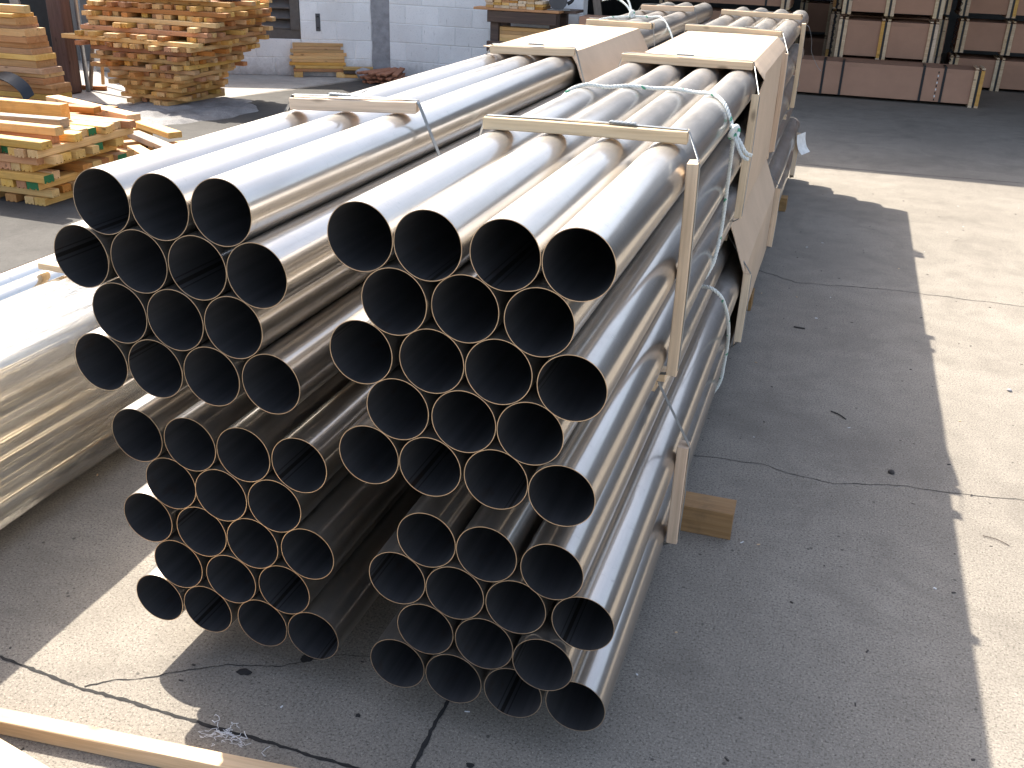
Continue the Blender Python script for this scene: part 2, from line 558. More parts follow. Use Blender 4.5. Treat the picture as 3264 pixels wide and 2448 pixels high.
def tag(o, label, cat, group=None):
    o['label'] = label
    o['category'] = cat
    if group:
        o['group'] = group
    return o

def struct(o):
    o['kind'] = 'structure'
    return o

def thing(name, label, cat, loc=(0, 0, 0), rz=0.0, group=None):
    o = bpy.data.objects.new(name, None)
    o.empty_display_size = 0.1
    COL.objects.link(o)
    o.location = loc
    o.rotation_euler = (0, 0, rz)
    return tag(o, label, cat, group)

ORD = ['zeroth', 'first', 'second', 'third', 'fourth', 'fifth', 'sixth', 'seventh', 'eighth', 'ninth', 'tenth',
       'eleventh', 'twelfth', 'thirteenth', 'fourteenth', 'fifteenth', 'sixteenth', 'seventeenth', 'eighteenth',
       'nineteenth', 'twentieth', 'twenty-first', 'twenty-second', 'twenty-third', 'twenty-fourth', 'twenty-fifth']

def smooth_path(pts, n=8):
    P = [Vector(p) for p in pts]
    out = []
    for i in range(len(P) - 1):
        p0, p1, p2, p3 = P[max(i - 1, 0)], P[i], P[i + 1], P[min(i + 2, len(P) - 1)]
        for k in range(n):
            t = k / n
            out.append(0.5 * ((2 * p1) + (p2 - p0) * t + (2 * p0 - 5 * p1 + 4 * p2 - p3) * t * t + (3 * p1 - p0 - 3 * p2 + p3) * t ** 3))
    out.append(P[-1])
    return out

# ------------------------------------------------------------------ ground
def sheet(name, poly, z, mat, sub=1):
    mb = MB()
    mb.add([(x, y, z) for x, y in poly], [tuple(range(len(poly)))])
    return struct(mb.build(name, mat))

sheet('concrete_yard', [(-120, -120), (120, -120), (120, 120), (-120, 120)], 0.0, 'concrete')
# asphalt strip left of the pipes, its far edge ragged along the old concrete pad
edge = [(-5.45, 6.30), (-5.15, 6.75), (-4.874, 7.515), (-4.80, 7.75), (-4.664, 8.185), (-4.52, 8.7), (-4.384, 9.16), (-4.30, 9.43)]
ed2 = []
for i in range(len(edge) - 1):
    for k in range(10):
        t = k / 10
        x = edge[i][0] * (1 - t) + edge[i + 1][0] * t
        y = edge[i][1] * (1 - t) + edge[i + 1][1] * t
        ed2.append((x + rnd.uniform(-0.012, 0.012), y))
sheet('asphalt_strip', [(-1.95, -14), (-1.95, 9.43)] + ed2[::-1] + [(-5.9, 6.42), (-6.6, 6.45), (-14, 6.4), (-14, -14)], 0.004, 'asphalt')

def crack(name, pts, width, jit, seed, z=0.0012, step=0.012, taper=False):
    r = random.Random(seed)
    P = []
    for i in range(len(pts) - 1):
        a, b = Vector((*pts[i], 0)), Vector((*pts[i + 1], 0))
        n = max(2, int((b - a).length / step))
        for k in range(n):
            P.append(a.lerp(b, k / n))
    P.append(Vector((*pts[-1], 0)))
    vs, fs = [], []
    off = 0.0
    for i, p in enumerate(P):
        t = (P[min(i + 1, len(P) - 1)] - P[max(i - 1, 0)]).normalized()
        nrm = Vector((-t.y, t.x, 0))
        off = off * 0.8 + r.uniform(-jit, jit)
        w1 = width * r.uniform(0.25, 0.8)
        w2 = width * r.uniform(0.25, 0.8)
        if taper:
            k = 1 - 0.7 * i / len(P)
            w1 *= k
            w2 *= k
        q = p + nrm * off
        vs += [(q.x + nrm.x * w1, q.y + nrm.y * w1, z), (q.x - nrm.x * w2, q.y - nrm.y * w2, z)]
        if i:
            fs.append((2 * i - 2, 2 * i - 1, 2 * i + 1, 2 * i))
    mb = MB()
    mb.add(vs, fs)
    return struct(mb.build(name, 'joint_filler'))

crack('slab_joint', [(-1.9, -0.095), (-0.833, -0.100), (-0.576, -0.119), (-0.31, -0.117), (0.1, -0.120), (0.9, -0.125), (3.0, -0.13)], 0.0075, 0.0016, 1)
crack('slab_joint', [(0.212, 6.6), (0.215, 3.0), (0.215, 0.136), (0.214, 0.061), (0.216, 0.004), (0.218, -0.077), (0.219, -0.115)], 0.0085, 0.002, 2)
crack('slab_joint', [(0.212, -0.135), (0.214, -3)], 0.008, 0.002, 3)
crack('slab_joint', [(-0.5, 6.66), (0.582, 6.672), (1.155, 6.662), (2.268, 6.74), (6, 6.9)], 0.008, 0.002, 4)
crack('ground_crack', [(-0.58, -0.113), (-0.53, -0.068), (-0.453, -0.036), (-0.393, 0.022), (-0.319, 0.063), (-0.205, 0.100), (-0.153, 0.140), (-0.089, 0.183), (0.049, 0.228), (0.18, 0.323)], 0.003, 0.0028, 5, taper=True)
crack('ground_crack', [(0.42, 1.49), (0.569, 1.512), (0.661, 1.531), (0.799, 1.534), (0.877, 1.508), (1.025, 1.491), (1.256, 1.565), (1.397, 1.573), (1.61, 1.61), (2.1, 1.66)], 0.0024, 0.0032, 6)
crack('ground_crack', [(0.4, 3.75), (0.581, 3.706), (0.78, 3.585), (1.191, 3.645), (1.846, 3.665), (2.6, 3.72)], 0.0038, 0.005, 7)

# old spilled-concrete mound under the tall lumber pile
def mound():
    nx, ny = 40, 40
    vs, fs = [], []
    for j in range(ny):
        for i in range(nx):
            u, v = i / (nx - 1) * 2 - 1, j / (ny - 1) * 2 - 1
            x, y = -4.92 + u * 0.66 + v * 0.12, 6.42 + v * 0.86
            d = math.sqrt(u * u + v * v) + 0.22 * mnoise.noise(Vector((x * 2.4, y * 2.4, 0.3)))
            k = max(0.0, 1 - max(d, 0.0) ** 2.4)
            z = 0.033 * min(1, k * 2.2) + 0.03 * min(1, k * 3) * max(-0.6, mnoise.noise(Vector((x * 7, y * 7, 1)))) * (0 if (-5.6 < x < -4.98 and 6.42 < y < 7.25) else 1)
            vs.append((x, y, z - 0.004))
    for j in range(ny - 1):
        for i in range(nx - 1):
            a = j * nx + i
            fs.append((a, a + 1, a + nx + 1, a + nx))
    mb = MB()
    mb.add(vs, fs)
    struct(mb.build('concrete_mound', 'mound_crust', smooth=True))
mound()
sheet('pad_concrete', [(-14, 6.3), (-6.6, 6.3), (-5.42, 6.2), (-5.0, 7.2), (-4.62, 8.6), (-4.4, 9.43), (-14, 9.43)], 0.0022, 'old_concrete')

# ------------------------------------------------------------------ steel pipes
RP = 0.0635
LEN = 6.096
def pipe_mesh(name, r, wall, length, n=72):
    mb = MB()
    ri = r - wall
    ys = [0, 0.4, 1.2, 2.4, 3.6, 4.8, length]
    ca = [(math.cos(2 * math.pi * k / n), math.sin(2 * math.pi * k / n)) for k in range(n)]
    def rings(rad):
        return [(c * rad, y, s_ * rad) for y in ys for c, s_ in ca]
    def quads():
        return [(i * n + k, i * n + (k + 1) % n, (i + 1) * n + (k + 1) % n, (i + 1) * n + k) for i in range(len(ys) - 1) for k in range(n)]
    q = quads()
    mb.add(rings(r), q, 0)
    mb.add(rings(ri), [f[::-1] for f in q], 1)
    for y, flip in ((0, False), (length, True)):
        vs = [(c * r, y, s_ * r) for c, s_ in ca] + [(c * ri, y, s_ * ri) for c, s_ in ca]
        fs = [(k, n + k, n + (k + 1) % n, (k + 1) % n) for k in range(n)]
        if flip:
            fs = [f[::-1] for f in fs]
        mb.add(vs, fs, 2)
    me = bpy.data.meshes.new(name)
    me.from_pydata(mb.v, [], mb.f)
    me.polygons.foreach_set('material_index', mb.mi)
    me.polygons.foreach_set('use_smooth', [m != 2 for m in mb.mi])
    me.update()
    # outward winding check (outer skin must face out)
    p = me.polygons[0]
    if p.normal.dot(Vector((p.center.x, 0, p.center.z))) < 0:
        me.flip_normals()
    return me

PIPE = pipe_mesh('pipe', RP, 0.0014, LEN)
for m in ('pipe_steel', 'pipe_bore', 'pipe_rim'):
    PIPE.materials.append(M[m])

LU = [(0,0,-0.4414,0.0094,1.1141), (0,1,-0.3124,0.0086,1.1179), (0,2,-0.1839,0.0137,1.1210), (1,0,-0.5024,0.0029,1.0009), (1,1,-0.3737,0.0085,1.0054), (1,2,-0.2453,0.0106,1.0088), (1,3,-0.1170,0.0089,1.0112), (2,0,-0.4342,0.0067,0.8920), (2,1,-0.3061,0.0074,0.8961), (2,2,-0.1782,0.0098,0.8991), (3,0,-0.4946,0.0038,0.7784), (3,1,-0.3666,0.0067,0.7830), (3,2,-0.2386,0.0102,0.7866), (3,3,-0.1089,0.0151,0.7904)]
LL = [(0,0,-0.4712,0.0492,0.5920), (0,1,-0.3417,0.0524,0.5934), (0,2,-0.2130,0.0535,0.5940), (0,3,-0.0837,0.0558,0.5942), (1,0,-0.4057,0.0561,0.4825), (1,1,-0.2772,0.0517,0.4830), (1,2,-0.1487,0.0540,0.4835), (2,0,-0.4799,0.0563,0.3782), (2,1,-0.3419,0.0572,0.3720), (2,2,-0.2131,0.0565,0.3726), (2,3,-0.0821,0.0624,0.3732), (3,0,-0.4154,0.0575,0.2675), (3,1,-0.2778,0.0566,0.2617), (3,2,-0.1469,0.0626,0.2625), (4,0,-0.4809,0.0571,0.1568), (4,1,-0.3515,0.0590,0.1571), (4,2,-0.2118,0.0642,0.1525), (4,3,-0.0828,0.0644,0.1525)]
RU = [(0,0,0.0898,0.0206,1.1071), (0,1,0.2194,0.0166,1.1080), (0,2,0.3559,0.0276,1.1050), (0,3,0.4848,0.0251,1.1055), (1,0,0.1550,0.0154,0.9974), (1,1,0.2853,0.0268,0.9988), (1,2,0.4212,0.0259,0.9944), (2,0,0.0866,0.0152,0.8894), (2,1,0.2214,0.0279,0.8882), (2,2,0.3498,0.0279,0.8887), (2,3,0.4871,0.0212,0.8836), (3,0,0.1533,0.0256,0.7797), (3,1,0.2851,0.0272,0.7777), (3,2,0.4138,0.0257,0.7783), (4,0,0.0896,0.0271,0.6687), (4,1,0.2182,0.0263,0.6688), (4,2,0.3500,0.0290,0.6678), (4,3,0.4826,0.0118,0.6708)]
RL = [(0,0,0.2013,0.0455,0.4870), (0,1,0.3301,0.0430,0.4860), (0,2,0.4659,0.0385,0.4818), (1,0,0.1349,0.0466,0.3772), (1,1,0.2643,0.0429,0.3758), (1,2,0.3945,0.0433,0.3754), (1,3,0.5330,0.0443,0.3722), (2,0,0.1985,0.0437,0.2657), (2,1,0.3295,0.0430,0.2654), (2,2,0.4617,0.0233,0.2655), (3,0,0.1328,0.0433,0.1554), (3,1,0.2638,0.0405,0.1554), (3,2,0.3959,0.0432,0.1556), (3,3,0.5289,0.0507,0.1557)]
for data, where in ((LU, 'upper left'), (LL, 'lower left'), (RU, 'upper right'), (RL, 'lower right')):
    nrow = {}
    for d in data:
        nrow[d[0]] = nrow.get(d[0], 0) + 1
    last = max(nrow)
    for row, c, x, y, z in data:
        ro = 'top' if row == 0 else ('bottom' if row == last else ORD[row + 1])
        po = 'leftmost' if c == 0 else ('rightmost' if c == nrow[row] - 1 else ORD[c + 1] + ' from left')
        o = link('steel_pipe', PIPE, [], None, (x, y, z), (0, rnd.uniform(0, 6.28), 0))
        tag(o, '%s stainless pipe in the %s row of the %s bundle' % (po, ro, where), 'pipe', 'pipes of the %s bundle' % where)

# ------------------------------------------------------------------ battens, steel straps
def batten(name, p0, p1, wy, th, label, cat='batten', mat='batten_pine', up=(0, 0, 1), group=None, seed=0):
    # wooden strip from p0 to p1 (centre line), wy wide, th thick along `up`
    a, b = Vector(p0), Vector(p1)
    X = (b - a).normalized()
    Z = Vector(up)
    Z = (Z - X * Z.dot(X)).normalized()
    Y = Z.cross(X)
    L = (b - a).length
    r = random.Random(seed)
    mb = MB()
    c = 0.002
    h, q = wy / 2, th / 2
    prof = [(-h, -q + c), (-h + c, -q), (h - c, -q), (h, -q + c), (h, q - c), (h - c, q), (-h + c, q), (-h, q - c)]
    n = 6
    vs = []
    bow = r.uniform(-0.0025, 0.0025)
    for i in range(n + 1):
        t = i / n
        for k, (y, z) in enumerate(prof):
            dx = r.uniform(-0.002, 0.002) if i in (0, n) else 0
            vs.append((-L / 2 + L * t + dx, y + r.uniform(-.0006, .0006), z + bow * math.sin(math.pi * t)))
    fs = []
    m = len(prof)
    for i in range(n):
        for k in range(m):
            fs.append((i * m + k, i * m + (k + 1) % m, (i + 1) * m + (k + 1) % m, (i + 1) * m + k))
    fs.append(tuple(range(m))[::-1])
    fs.append(tuple(n * m + k for k in range(m)))
    mb.add(vs, fs)
    o = mb.build(name, mat)
    R = Matrix((X, Y, Z)).transposed().to_4x4()
    R.translation = (a + b) / 2
    o.matrix_world = R
    tag(o, label, cat, group)
    return o

def strap(path, ydir, label, seal=None, tail=None, width=0.016, group=None):
    t = thing('steel_strap', label, 'strap', (0, 0, 0), 0, group)
    mb = MB()
    mb.ribbon(path, ydir, width, 0.0012)
    bd = mb.build('band', 'strap_steel', t)
    if seal is not None:
        a, b = Vector(seal[0]), Vector(seal[1])
        d = (b - a).normalized()
        n = Vector((0, 0, 1))
        L = (b - a).length
        ms = MB()
        pts = []
        for i in range(19):
            u = i / 18
            wob = 0.0018 * math.sin(u * math.pi * 6) ** 2
            pts.append(a + d * L * u + n * (0.002 + wob))
        ms.ribbon(pts, ydir, width * 1.35, 0.0028)
        ms.build('crimp_seal', 'strap_steel', bd)
    if tail is not None:
        mt = MB()
        mt.ribbon(smooth_path(tail, 6), ydir, width, 0.001)
        mt.build('strap_tail', 'strap_steel', bd)
    return t

TH = 0.028
NAMEY = ['nearest', 'second', 'third', 'farthest']
# right upper bundle: four frames of top batten, side batten, strap
ru_top = [((0.052, 0.775), (0.532, 0.812)), ((0.045, 2.335), (0.528, 2.338)), ((0.042, 3.86), (0.526, 3.77)), ((0.055, 5.20), (0.545, 5.10))]
ru_side = [((0.719, 1.150), (0.742, 0.630)), ((2.13, 1.112), (2.03, 0.70)), ((3.56, 1.118), (3.52, 0.665)), ((5.13, 1.148), (5.14, 0.650))]
for i in range(4):
    (xa, ya), (xb, yb) = ru_top[i]
    z0 = 1.1722
    batten('wooden_batten', (xa, ya, z0 + TH / 2), (xb, yb, z0 + TH / 2), 0.046, TH, '%s pine batten lying across the top of the upper right pipe bundle' % NAMEY[i], seed=i)
    (y1, z1), (y2, z2) = ru_side[i]
    TS = 0.025
    xs = 0.5512 + TS / 2 + (0.0045 if i in (1, 2) else 0)
    batten('wooden_batten', (xs, y1, z1), (xs, y2, z2), 0.044, TS, '%s upright pine batten strapped to the side of the upper right bundle' % NAMEY[i], up=(1, 0, 0), seed=20 + i)
    batten('wooden_batten', (0.04, yb, 0.6045 - 0.0135), (0.54, yb, 0.6045 - 0.0135), 0.046, 0.026, '%s pine batten under the upper right pipe bundle' % NAMEY[i], seed=30 + i)
    xo = xs + TS / 2 + 0.0012
    zt = z0 + TH + 0.0012
    path = [(0.016, ya, 0.70), (0.016, ya, 1.09), (xa - 0.002, ya, zt - 0.012), (xa + 0.004, ya, zt + 0.0008), ((xa + xb) / 2, (ya + yb) / 2, zt + 0.0045), (xb - 0.004, yb, zt + 0.0008), (xb + 0.003, yb, zt - 0.006),
            (xo - 0.004, y1, z1 + 0.004), (xo, y1, z1 - 0.008), (xo + 0.003, (y1 + y2) / 2, (z1 + z2) / 2), (xo, y2, z2 + 0.01), (xo - 0.012, y2, z2 - 0.004), (0.50, yb, 0.588), (0.06, yb, 0.576)]
    um = 0.42 if i % 2 else 0.62
    sx = xa + (xb - xa) * um
    sy = ya + (yb - ya) * um
    tail = None
    if i == 3:
        tail = [(xo + 0.002, y1, z1 - 0.01), (xo + 0.02, y1 - 0.01, z1 - 0.02), (xo + 0.045, y1, z1 - 0.09), (xo + 0.055, y1, z1 - 0.16), (xo + 0.10, y1 + 0.01, z1 - 0.24), (xo + 0.13, y1, z1 - 0.27)]
    strap(path, (0, 1, 0), '%s steel strap around the upper right pipe bundle' % NAMEY[i],
          seal=((sx, sy, zt + 0.004), (sx + 0.062, sy, zt + 0.004)), tail=tail)

# left upper bundle
lu_top = [((-0.445, 0.735), (-0.135, 0.800)), ((-0.43, 2.19), (-0.117, 2.235)), ((-0.43, 3.68), (-0.085, 3.585)), ((-0.43, 5.03), (-0.105, 5.06))]
for i in range(4):
    (xa, ya), (xb, yb) = lu_top[i]
    dz = (0.007 * 0.5)
    batten('wooden_batten', (xa, ya, 1.1835 + TH / 2), (xb, yb, 1.1885 + TH / 2), 0.046, TH, '%s pine batten lying across the top of the upper left pipe bundle' % NAMEY[i], seed=40 + i)
    batten('wooden_batten', (-0.55, yb, 0.7145 - 0.0145), (-0.055, yb, 0.7145 - 0.0145), 0.046, 0.027, '%s pine batten under the upper left pipe bundle' % NAMEY[i], seed=50 + i)
    zt = 1.186 + TH + 0.0022
    path = [(-0.57, ya, 0.75), (-0.569, ya, 1.0), (xa - 0.002, ya, zt - 0.012), (xa + 0.004, ya, zt + 0.001), ((xa + xb) / 2, (ya + yb) / 2, zt + 0.005), (xb - 0.003, yb, zt + 0.002), (xb + 0.004, yb, zt - 0.006),
            (-0.052, yb, 1.035), (-0.0495, yb, 1.0), (-0.044, yb, 0.80), (-0.055, yb, 0.71)]
    um = 0.30 if i % 2 == 0 else 0.45
    sx = xa + (xb - xa) * um
    sy = ya + (yb - ya) * um
    strap(path, (0, 1, 0), '%s steel strap around the upper left pipe bundle' % NAMEY[i],
          seal=((sx, sy, zt + 0.005), (sx + 0.055, sy, zt + 0.005)), tail=[(sx + 0.05, sy, zt + 0.008), (sx + 0.08, sy + 0.004, zt + 0.012), (sx + 0.10, sy + 0.006, zt + 0.022)] if i == 0 else None)

# right lower bundle
rl_side = [((0.755, 0.432), (0.748, 0.150)), ((2.22, 0.440), (2.16, 0.185)), ((3.67, 0.455), (3.62, 0.165)), ((5.66, 0.40), (5.50, 0.14))]
for i in range(4):
    (y1, z1), (y2, z2) = rl_side[i]
    xs = 0.5972 + TH / 2 + (0.006 if i in (1, 2) else 0)
    batten('wooden_batten', (xs, y1, z1), (xs, y2, z2), 0.044, TH, '%s upright pine batten strapped to the side of the lower right bundle' % NAMEY[i], up=(1, 0, 0), seed=60 + i)
    batten('wooden_batten', (0.12, y1 + 0.05, 0.5510 + 0.013), (0.52, y1 + 0.05, 0.5510 + 0.013), 0.046, 0.0255, '%s pine batten on top of the lower right pipe bundle' % NAMEY[i], seed=70 + i)
    xo = xs + TH / 2 + 0.0012
    path = [(0.14, y1 + 0.05, 0.578), (0.50, y1 + 0.05, 0.578), (0.522, y1 + 0.05, 0.574), (0.530, y1 + 0.045, 0.560), (xo - 0.006, y1, z1 + 0.006), (xo, y1, z1 - 0.006), (xo + 0.003, (y1 + y2) / 2, (z1 + z2) / 2), (xo, y2, z2 + 0.008), (xo - 0.012, y2, z2 - 0.004), (0.53, y2, 0.0905)]
    strap(path, (0, 1, 0), '%s steel strap around the lower right pipe bundle' % NAMEY[i])
    batten('wooden_batten', (-0.52, y1, 0.6585 + 0.0135), (-0.06, y1, 0.6585 + 0.0135), 0.046, 0.026, '%s pine batten on top of the lower left pipe bundle' % NAMEY[i], seed=80 + i)

# white paper tag on the far strap of the lower right bundle
def paper_tag():
    mb = MB()
    pts = smooth_path([(0.632, 5.60, 0.415), (0.636, 5.60, 0.37), (0.652, 5.60, 0.32), (0.680, 5.60, 0.285)], 5)
    mb.ribbon(pts, (0.5, 1, 0.1), 0.11, 0.0012)
    tag(mb.build('paper_tag', 'paper_white'), 'curled white paper tag hanging at the far end of the lower right bundle', 'tag')
paper_tag()

# dunnage timbers under the bundles
for i, (y, xa, xb, ang) in enumerate(((1.07, -0.72, 0.745, 0.01), (3.1, -0.75, 0.60, -0.01), (5.1, -0.72, 0.62, 0.0))):
    lab = ('thick brown timber under the pipes, its sawn end jutting out at right', 'thick brown timber under the middle of the pipe bundles', 'thick brown timber under the far end of the pipe bundles')[i]
    batten('dunnage_timber', (xa, y - (xb - xa) / 2 * ang, 0.0443), (xb, y + (xb - xa) / 2 * ang, 0.0443), 0.088, 0.088, lab, 'timber', 'dunnage_brown', seed=90 + i)

# ------------------------------------------------------------------ cardboard protectors
def wrap(name, prof, y0, y1, label, lift=0.0, seed=0, thick=0.003, mat='wrap_card'):
    # profile points (x,z) run over the bundle; the sheet is extruded along Y
    r = random.Random(seed)
    P = []
    for i in range(len(prof) - 1):
        a, b = Vector((prof[i][0], 0, prof[i][1])), Vector((prof[i + 1][0], 0, prof[i + 1][1]))
        for k in range(4):
            P.append(a.lerp(b, k / 4))
    P.append(Vector((prof[-1][0], 0, prof[-1][1])))
    n = len(P)
    ny = 26
    top, bot = [], []
    for j in range(ny + 1):
        v = j / ny
        for i, p in enumerate(P):
            t = (P[min(i + 1, n - 1)] - P[max(i - 1, 0)]).normalized()
            nn = Vector((-t.z, 0, t.x))
            if nn.z < -0.3:
                nn = -nn
            y = y0 + (y1 - y0) * v
            if j == 0:
                y += 0.02 * mnoise.noise(Vector((i * 0.5, seed, 0)))
            if j == ny:
                y += 0.03 * mnoise.noise(Vector((i * 0.4, seed + 5, 0)))
            wob = 0.0018 * (1 + mnoise.noise(Vector((p.x * 11, y * 3.5, p.z * 11 + seed))))
            edge_l = lift * max(0, 1 - v * 6) * max(0.0, mnoise.noise(Vector((p.x * 6 + seed, 0.7, p.z))) + 0.45) * (1 if p.z > prof[0][1] - 0.06 else 0)
            q = p + nn * (wob + edge_l)
            top.append((q.x + nn.x * thick, y, q.z + nn.z * thick))
            bot.append((q.x, y, q.z))
    N = len(top)
    fs = []
    for j in range(ny):
        for i in range(n - 1):
            a = j * n + i
            fs.append((a, a + 1, a + n + 1, a + n))
            fs.append((N + a, N + a + n, N + a + n + 1, N + a + 1))
    for i in range(n - 1):
        for j in (0, ny):
            a = j * n + i
            fs.append((a, N + a, N + a + 1, a + 1))
    for j in range(ny):
        for i in (0, n - 1):
            a = j * n + i
            fs.append((a, a + n, N + a + n, N + a))
    mb = MB()
    mb.add(top + bot, fs)
    o = mb.build(name, mat, smooth=False)
    return tag(o, label, 'cardboard')
wrap('cardboard_wrap', [(0.07, 1.1735), (0.28, 1.1745), (0.5110, 1.1730), (0.5525, 1.1315), (0.5525, 0.90), (0.552, 0.655)],
     2.365, 3.74, 'big sheet of cardboard wrapped over the top and side of the upper right bundle', lift=0.03, seed=3)
wrap('cardboard_wrap', [(-0.49, 1.186), (-0.30, 1.1865), (-0.1475, 1.1868), (-0.0525, 1.0295), (-0.0505, 0.90)],
     2.265, 3.56, 'sheet of cardboard folded over the top of the upper left bundle', lift=0.02, seed=8)
wrap('cardboard_wrap', [(0.530, 0.628), (0.601, 0.455), (0.601, 0.30), (0.599, 0.15)],
     2.18, 3.62, 'cardboard sheet with a sloping top fold on the side of the lower right bundle', lift=0.0, seed=12)

# ------------------------------------------------------------------ ropes
def rope(path, label, r=0.0058, knots=(), tails=()):
    t = thing('rope', label, 'rope')
    def strands(P, rad):
        P = smooth_path(P, 14)
        dist = [0]
        for i in range(1, len(P)):
            dist.append(dist[-1] + (P[i] - P[i - 1]).length)
        # resample evenly
        step = 0.0045
        Q = []
        j = 0
        d = 0.0
        while d < dist[-1]:
            while dist[j + 1] < d:
                j += 1
            k = (d - dist[j]) / max(1e-9, dist[j + 1] - dist[j])
            Q.append(P[j].lerp(P[j + 1], k))
            d += step
        for s_ in range(3):
            S = []
            a = None
            for i, p in enumerate(Q):
                tt = (Q[min(i + 1, len(Q) - 1)] - Q[max(i - 1, 0)]).normalized()
                if a is None:
                    a = tt.orthogonal().normalized()
                a = (a - tt * a.dot(tt)).normalized()
                b = tt.cross(a)
                ph = i * step / 0.034 * 2 * math.pi + s_ * 2.094
                S.append(p + (a * math.cos(ph) + b * math.sin(ph)) * rad * 0.55)
            mb = MB()
            mb.tube(S, rad * 0.58, 6)
            if s_ == 2:
                for fi in range(len(mb.f)):
                    if (fi // (6 * 3)) % 9 == 0:
                        mb.mi[fi] = 1
            mb.build('strand', ['rope_white', 'rope_green'], t, smooth=True)
    strands(path, r)
    for tl in tails:
        strands(tl, r * 0.95)
    for (kx, ky, kz, kr) in knots:
        P = []
        for i in range(70):
            u = i / 69 * 2 * math.pi * 2
            P.append((kx + kr * (0.75 + 0.4 * math.cos(1.5 * u)) * math.cos(u) * 0.8, ky + kr * (0.75 + 0.4 * math.cos(1.5 * u)) * math.sin(u), kz + kr * 1.25 * math.sin(1.5 * u)))
        mb = MB()
        mb.tube(P, r * 1.15, 8)
        for fi in range(len(mb.f)):
            if (fi // 16) % 9 == 0:
                mb.mi[fi] = 1
        mb.build('knot', ['rope_white', 'rope_green'], t, smooth=True)
    return t
zr = 1.1775
rp = [(0.016, 1.50, 0.80), (0.014, 1.52, 1.06), (0.034, 1.55, 1.145), (0.0898, 1.57, zr + 0.001)]
for xx, yy in ((0.155, 1.60), (0.219, 1.63), (0.288, 1.65), (0.356, 1.645), (0.42, 1.635), (0.485, 1.59)):
    rp.append((xx, yy, zr if xx in (0.219, 0.356, 0.485) else zr - 0.004))
rp += [(0.525, 1.54, 1.162), (0.552, 1.51, 1.125), (0.563, 1.495, 1.10)]
rope(rp, 'white and green rope over the top of the upper right bundle, knotted at its edge', knots=[(0.569, 1.49, 1.09, 0.013)],
     tails=[[(0.570, 1.487, 1.085), (0.585, 1.470, 1.06), (0.600, 1.46, 1.035), (0.612, 1.455, 1.025), (0.626, 1.45, 1.022)],
            [(0.574, 1.485, 1.085), (0.592, 1.475, 1.065), (0.608, 1.462, 1.045), (0.620, 1.46, 1.035), (0.633, 1.455, 1.035)]])
rope([(0.569, 1.49, 1.08), (0.566, 1.53, 1.02), (0.561, 1.58, 0.93), (0.558, 1.61, 0.85), (0.556, 1.61, 0.76), (0.553, 1.58, 0.70), (0.545, 1.56, 0.655), (0.520, 1.55, 0.610), (0.47, 1.55, 0.5985)],
     'white and green rope hanging straight down from the knot beside the right bundle')
rope([(0.50, 1.52, 0.5965), (0.533, 1.51, 0.6035), (0.565, 1.49, 0.605), (0.595, 1.50, 0.575), (0.613, 1.56, 0.50), (0.617, 1.64, 0.42), (0.614, 1.72, 0.34), (0.608, 1.76, 0.25), (0.601, 1.78, 0.17), (0.570, 1.78, 0.105), (0.53, 1.78, 0.085)],
     'white and green rope looping over the side of the lower right bundle')
rope([(-0.575, 3.95, 1.0), (-0.555, 4.0, 1.07), (-0.49, 4.10, 1.165), (-0.4414, 4.18, 1.186), (-0.38, 4.30, 1.187), (-0.3124, 4.36, 1.189), (-0.25, 4.38, 1.188), (-0.1839, 4.36, 1.192), (-0.125, 4.28, 1.150), (-0.075, 4.20, 1.085), (-0.047, 4.15, 1.02), (-0.043, 4.12, 0.93)],
     'white and green rope tied over the far part of the upper left bundle', knots=[(-0.345, 4.33, 1.203, 0.013)],
     tails=[[(-0.345, 4.33, 1.205), (-0.385, 4.36, 1.245), (-0.45, 4.40, 1.275), (-0.51, 4.42, 1.27), (-0.545, 4.42, 1.26)],
            [(-0.345, 4.33, 1.208), (-0.375, 4.38, 1.26), (-0.42, 4.42, 1.30), (-0.47, 4.45, 1.325), (-0.53, 4.46, 1.33)]])

# ------------------------------------------------------------------ plastic-wrapped tube bundle at left
TUBE = pipe_mesh('tube', 0.0495, 0.002, 6.0, 40)
for m in ('pipe_steel_bright', 'pipe_bore', 'pipe_rim'):
    TUBE.materials.append(M[m])
for row in range(5):
    n = 6 if row % 2 == 0 else 5
    z = 0.4685 - row * 0.0862
    for c in range(n):
        if row in (1, 2, 3) and 0 < c < n - 1:
            continue            # buried in the middle of the bundle, never seen
        x = -1.70 + c * 0.0996 + (0 if row % 2 == 0 else 0.0498)
        o = link('bright_tube', TUBE, [], None, (x, -0.95 + rnd.uniform(-.02, .02), z), (0, rnd.uniform(0, 6.28), 0))
        ro = 'top' if row == 0 else ('bottom' if row == 4 else ORD[row + 1])
        po = 'leftmost' if c == 0 else ('rightmost' if c == n - 1 else ORD[c + 1] + ' from left')
        tag(o, '%s bright slim tube in the %s row of the plastic-wrapped bundle' % (po, ro), 'tube', 'tubes of the plastic-wrapped bundle')
